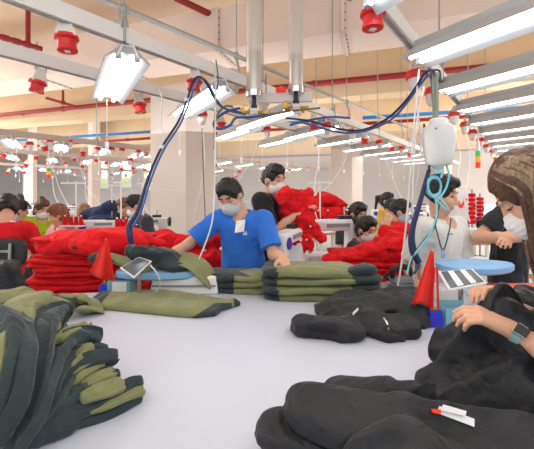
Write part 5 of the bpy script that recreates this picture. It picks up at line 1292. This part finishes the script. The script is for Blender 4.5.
# black shirt, carrying red fleece
hc = P(273.5, 180, 2.95)
o, J = person('person', 'man in a black tee carrying an armful of red fleece', hc, face=62, lean=6, H=1.72, head=(50,14,0), hands=(P(297,214,2.74), P(303,208,3.0)), elb=(V(-.3,-.2,-.9), None), shirt='tee_black', sleeve=.85, mask='mask_white', res=.008)
for i, (bl, lb) in enumerate((([(P(288,198,2.8), P(304,199,2.8), .085, .085, 1), (P(290,197,2.86), P(292,204,2.84), .06, .06, 1), (P(298,205,2.78), P(311,206,2.82), .07, .06, 1)], 'bundled red fleece jacket highest in the man\'s arms'),
    ([(P(288,212,2.84), P(293,238,2.84), .06, .055, 1), (P(292,222,2.8), P(300,246,2.8), .055, .045, 1), (P(288,210,2.82), P(298,214,2.78), .055, .06, 1)], 'red fleece jacket hanging from the man\'s arms on the side towards the blue-shirted man'),
    ([(P(302,212,2.78), P(312,230,2.8), .055, .05, 1), (P(307,226,2.8), P(321,238,2.84), .045, .03, 1), (P(303,228,2.78), P(308,246,2.8), .045, .035, 1)], 'red fleece jacket hanging from the man\'s arms nearest the middle machine'))):
    vs, fs = heap(bl, .008, .025, .020, 11, 100+i, None, .008); q = cloth('fleece_jacket', vs, fs, ['fleece_red_bright'], lb, 'jacket', group='red jackets carried in the man\'s arms')
    for j in range(4):
        b0, b1 = bl[j % len(bl)][:2]; c = b0*(.7-.15*j)+b1*(.3+.15*j)-V(0,bl[j%len(bl)][2]+.006,0); mb = MB(); mb.lathe([(.002,0),(.008,.001),(.008,.004),(.002,.005)], 'white_plastic', c, 8, 'y'); build(mb, 'eyelet', q, True)
# white tee
hc = P(440.5, 195, 2.2)
o, J = person('person', 'man in a white tee with a lanyard standing behind the right ironing board', hc, face=30, lean=2, H=1.67, head=(52,16,0), hands=(P(421,302,2.12), P(470,298,2.34)), elb=(V(-.3,.6,-.2), V(.4,.6,-.2)), shirt='tee_white', sleeve=.8, res=.0065, neck=P(441,220,2.24))
mb = MB(); mb.tube([P(434,217,2.15), P(437,232,2.065), P(443,250,2.045), P(449,232,2.07), P(451,218,2.14)], .004, 'dark_metal', 6, 8); build(mb, 'lanyard', o, True)
mb = MB(); mb.box(P(443,254,2.04), (.02,.006,.05), 'chrome'); build(mb, 'lanyard_clip', o)
sf = onto(*world_mesh(J['shirt'])); mb = MB()
for i in range(5):
    pt = sf(447.5+i*1.25, 234.4-.1*i, .002, P(447+i,234,2.1)); mb.box(pt, (.004,.002,.010 if i % 2 else .007), 'ink')
build(mb, 'chest_lettering', o)
# near woman on the right, working on the black jacket
hc = P(534, 193, .96)
NK = np.array([.905,.885,1.35])
hw0, hw1 = P(502,299,1.09), P(507,327,.96)
o, J = person('person', 'woman with long highlighted hair and a mask bending over the black jacket', hc, face=-115, lean=26, H=1.60, head=(-124,46,0),
    hands=(hw0, hw1), elb=(V(.3,.2,-.9), V(.3,-.1,-.9)), shirt='tee_dark', sleeve=.8, mask='mask_white', res=.0048, fem=True, neck=NK, hair=None,
    sh=(V(.985,1.03,1.275), V(.86,.745,1.265)), hs=.93,
    handspec=((V(-.82,-.25,.5), V(-.3,-.35,-.88), (.45,.6,.4), .6, .5), (V(-.88,.12,.38), V(-.25,.55,-.8), (.55,.65,.35), .6, .5)))
A, L = J['A'], J['L']
# hair: dark close crown, lighter strands combed over it and falling on the near side
g = G(hc-V(.20,.20,.22), hc+V(.22,.20,.22), .006)
E3 = lambda c,rr,kk=.02,sub=False: g.ell(L(*c), rr, A, kk, sub)
E3((0,-.018,.036),(.082,.102,.100)); E3((0,-.05,-.02),(.080,.07,.09),.03)
E3((0,.130,-.010),(.080,.088,.100),.012,True)
g.noise(.005, 34, 5, True, (1,1,.16))
vs, fs = g.mesh(); hair = link('hair', vs, fs, ['hair_brown'], None, o, smooth=True)
rh = random.Random(5); mbs = {m: MB() for m in ('hair_ash','hair_brown','hair_dark_ash')}
for i in range(230):
    near = i % 4 != 3; sx = -1 if near else 1
    y0 = rh.uniform(-.095,.040); z0 = .125-max(0,abs(y0+.01)-.02)*.55
    front = max(0, y0-.005)/.035
    p0 = L(rh.uniform(-.012,.012), y0*.92, z0+.008); p1 = L(sx*.060, y0*1.0-.004, z0-.028+.01*rh.random()); p2 = L(sx*(.090+.008*rh.random()), y0-.012, .035)
    ln = rh.uniform(.20,.34)-.05*front
    out = V(.018+.03*rh.random(), (-.012 if near else .02)*rh.random(), 0)
    p3 = p2+V(.004,0,-ln*.35)+out*.3+A[1]*(-.012); p4 = p2+V(.015,0,-ln*.75)+out*.9; p5 = p2+V(.02+.02*rh.random(),.0,-ln)+out*1.3
    r0 = rh.uniform(.0045,.008); m = 'hair_brown' if (front > .35 and rh.random() < .8) or rh.random() < .15 else rh.choice(('hair_ash','hair_ash','hair_dark_ash'))
    mbs[m].tube([p0,p1,p2,p3,p4,p5], [r0*.8,r0,r0*1.15,r0*1.1,r0*.9,r0*.3], m, 7, 6)
for m in mbs:
    q = build(mbs[m], 'hair_strands', o, True); q['kind'] = 'stuff'
# wrist watch on the near wrist, bracelet on the far one
W, E = J['W'][1], J['E'][1]; u = nrm(E-W); c = W+u*.028
z_ = nrm(np.cross(u, V(0,0,1))); R = np.array([nrm(np.cross(z_, u)), z_, u]).T
wt = thing('wrist_watch', 'square smart watch with a pale teal band on the near wrist', 'watch', c)
mat('watch_band', '#8FB9B4', .6)
mb = MB(); n = 26; vs = []
for rr_, zz in ((.0285,-.011),(.0310,-.011),(.0310,.011),(.0285,.011)):
    for j in range(n): a = 2*math.pi*j/n; vs.append(R@V(rr_*math.cos(a)*1.0, rr_*math.sin(a), zz)+c)
mb.add(vs, [(i*n+j, i*n+(j+1)%n, ((i+1)%4)*n+(j+1)%n, ((i+1)%4)*n+j) for i in range(4) for j in range(n)], 'watch_band'); build(mb, 'band', wt, True)
fn = nrm(V(-.1,-.9,.4)-u*np.dot(V(-.1,-.9,.4),u)); sd = np.cross(u, fn); R2 = np.array([u, sd, fn]).T
mb = MB(); mb.box(c+fn*.034, (.036,.032,.010), 'chrome', R2); build(mb, 'watch_case', wt, bevel=.004)
mb = MB(); mb.box(c+fn*.0395, (.031,.027,.002), 'black_plastic', R2); build(mb, 'watch_face', wt)
W, E = J['W'][0], J['E'][0]; u = nrm(E-W); c = W+u*.03; z_ = nrm(np.cross(u, V(0,0,1))); x_ = np.cross(z_, u)
mb = MB(); mb.tube([c+(x_*math.cos(a)+z_*math.sin(a))*.029 for a in np.linspace(0,2*math.pi,24)], .0035, 'black_plastic', 8, closed_ends=False)
tag(build(mb, 'bracelet', smooth=True), 'thin black bracelet on the woman\'s far wrist', 'bracelet')
# man in black behind her
hc = P(520, 186, 2.35)
o, J = person('person', 'person in a black tee at a machine behind the near woman', hc, face=40, lean=4, H=1.66, head=(20,20,0), hands=(P(517,238,2.02), P(506,246,2.0)), elb=(V(-.8,.1,-.6), V(.6,.2,-.7)), shirt='tee_black', sleeve=.7, mask='mask_white', res=.008)
# ---- seated and distant workers
def worker(label, px, py, d, face, head=None, **k):
    return person('person', label, P(px,py,d), face=face, head=head or (face,20,0), **k)
worker('woman in dark clothes and mask, black ponytail, seated behind the leaning red pile', 366, 229.5, 3.1, 55, (34,20,0), sit=True, lean=14, H=1.58, shirt='tee_dark', sleeve=1.9, hair='pony', mask='mask_white', res=.009, fem=True, hands=(P(392,238,2.85), P(388,236,3.1)))
worker('man seated facing this way behind the woman with the black ponytail', 357.5, 214, 3.75, 30, (28,22,0), sit=True, lean=8, H=1.68, shirt='tee_dark', res=.010)
worker('woman in a yellow top with a dark ponytail, standing at the back', 387, 201, 5.0, 60, (52,8,0), lean=4, H=1.6, shirt='tee_yellow', hair='pony', mask='mask_white', res=.011, fem=True)
worker('person in a grey shirt between the yellow top and the maroon shirt', 392, 209, 4.3, 70, (100,20,0), sit=True, lean=8, H=1.62, shirt='tee_grey', res=.011)
worker('man in a maroon shirt and pale blue mask behind the leaning red pile', 399.5, 211.5, 3.6, 65, (70,20,0), sit=True, lean=10, H=1.64, shirt='tee_maroon', sleeve=1.5, mask='mask_blue', res=.010, hands=(P(386,228,3.4), P(425,228,3.5)))
o, J = worker('seated worker in a red shirt seen from behind at the left edge', 7.5, 208.5, 3.1, 195, (215,16,0), sit=True, lean=8, H=1.7, shirt='tee_red', sleeve=1.9, mask='mask_white', res=.008)
N = J['N']; mb = MB()
for i in range(5): mb.box(P(11.6+i*1.1, 221.3, 2.93)+V(0,-.012,0), (.006,.004,.011-.003*(i%2)), 'paper')
build(mb, 'back_print', o)
worker('person in teal next to the red-shirted worker', 19, 210.5, 4.2, 150, (140,10,0), sit=True, lean=8, H=1.6, shirt='tee_teal', sleeve=1.9, res=.011)
worker('woman in a lime green top with her hair in a bun', 42, 209, 4.3, 50, (58,24,0), sit=True, lean=8, H=1.58, shirt='tee_lime', hair='bun', hairm='hair_brown', mask='mask_white', res=.010, fem=True)
worker('woman in a pink top with reddish brown hair', 58, 215, 3.8, -30, (-50,24,0), sit=True, lean=10, H=1.58, shirt='tee_pink', hair='bob', hairm='hair_red', res=.009, fem=True)
worker('standing person in a purple top and black balaclava at the far left', 19.4, 199, 7.4, 10, (10,5,0), lean=2, H=1.6, shirt='tee_purple', sleeve=1.9, hair='hood', hairm='seat_black', mask=None, res=.014)
worker('distant worker with dark hair at the left edge', 5.5, 202, 7.0, 20, (30,10,0), lean=2, H=1.6, shirt='tee_grey', res=.016)
worker('distant worker with light brown hair behind the pink-shirted woman', 83, 211, 5.6, 150, (160,20,0), sit=True, H=1.6, shirt='tee_grey', hair='bob', hairm='hair_blond', res=.014, fem=True)
worker('man with dark hair and mask leaning left behind the navy hose', 136, 206, 3.95, -50, (-70,26,0), sit=True, lean=14, H=1.68, shirt='tee_dark', mask='mask_white', res=.009)
worker('worker with reddish hair just left of the dark-haired man at the navy hose', 125, 207.5, 4.5, -40, (-50,20,0), sit=True, lean=10, H=1.6, shirt='tee_dark', hair='bob', hairm='hair_red', res=.011, fem=True)
worker('distant worker bent over navy cloth, left of the thread stand', 112, 208.5, 5.2, -60, (-80,40,0), sit=True, lean=18, H=1.6, shirt='navy', res=.014)
# chair of the red worker and plain stools
p = P(11, HY, 3.0)
t = thing('work_chair', 'dark plastic chair with grey tubular frame under the red-shirted worker', 'chair', (p[0],p[1]+.12,0))
mb = MB(); mb.box((p[0],p[1]+.16,.60), (.40,.38,.035), 'seat_black'); build(mb, 'seat', t, bevel=.012)
zb = CAMZ-(256-HY)/F*3.0
mb = MB(); vs, fs = pad(.36, .05, .26, 3, amp=.0, droop=0, groove=False); mb.add(vs+V(p[0],p[1]-.06,zb-.09), fs, 'seat_black'); build(mb, 'backrest', t, True)
for s in (-1,1):
    mb = MB(); mb.tube([V(p[0]+s*.07,p[1]-.10,zb+.13), V(p[0]+s*.075,p[1]-.11,zb-.05), V(p[0]+s*.08,p[1]-.10,.62), V(p[0]+s*.10,p[1]+.0,.57), V(p[0]+s*.12,p[1]+.2,.57)], .013, 'galv', 8, 5); build(mb, 'back_tube', t, True)
    for q in (-.02,.30): mb = MB(); mb.tube([V(p[0]+s*.17,p[1]+q,.58), V(p[0]+s*.19,p[1]+q,.0)], .013, 'galv', 8); build(mb, 'leg', t, True)
mb = MB(); mb.bar((p[0]-.07,p[1]-.10,zb+.06), (p[0]+.07,p[1]-.10,zb+.06), .012, .02, 'galv'); build(mb, 'cross_tube', t)
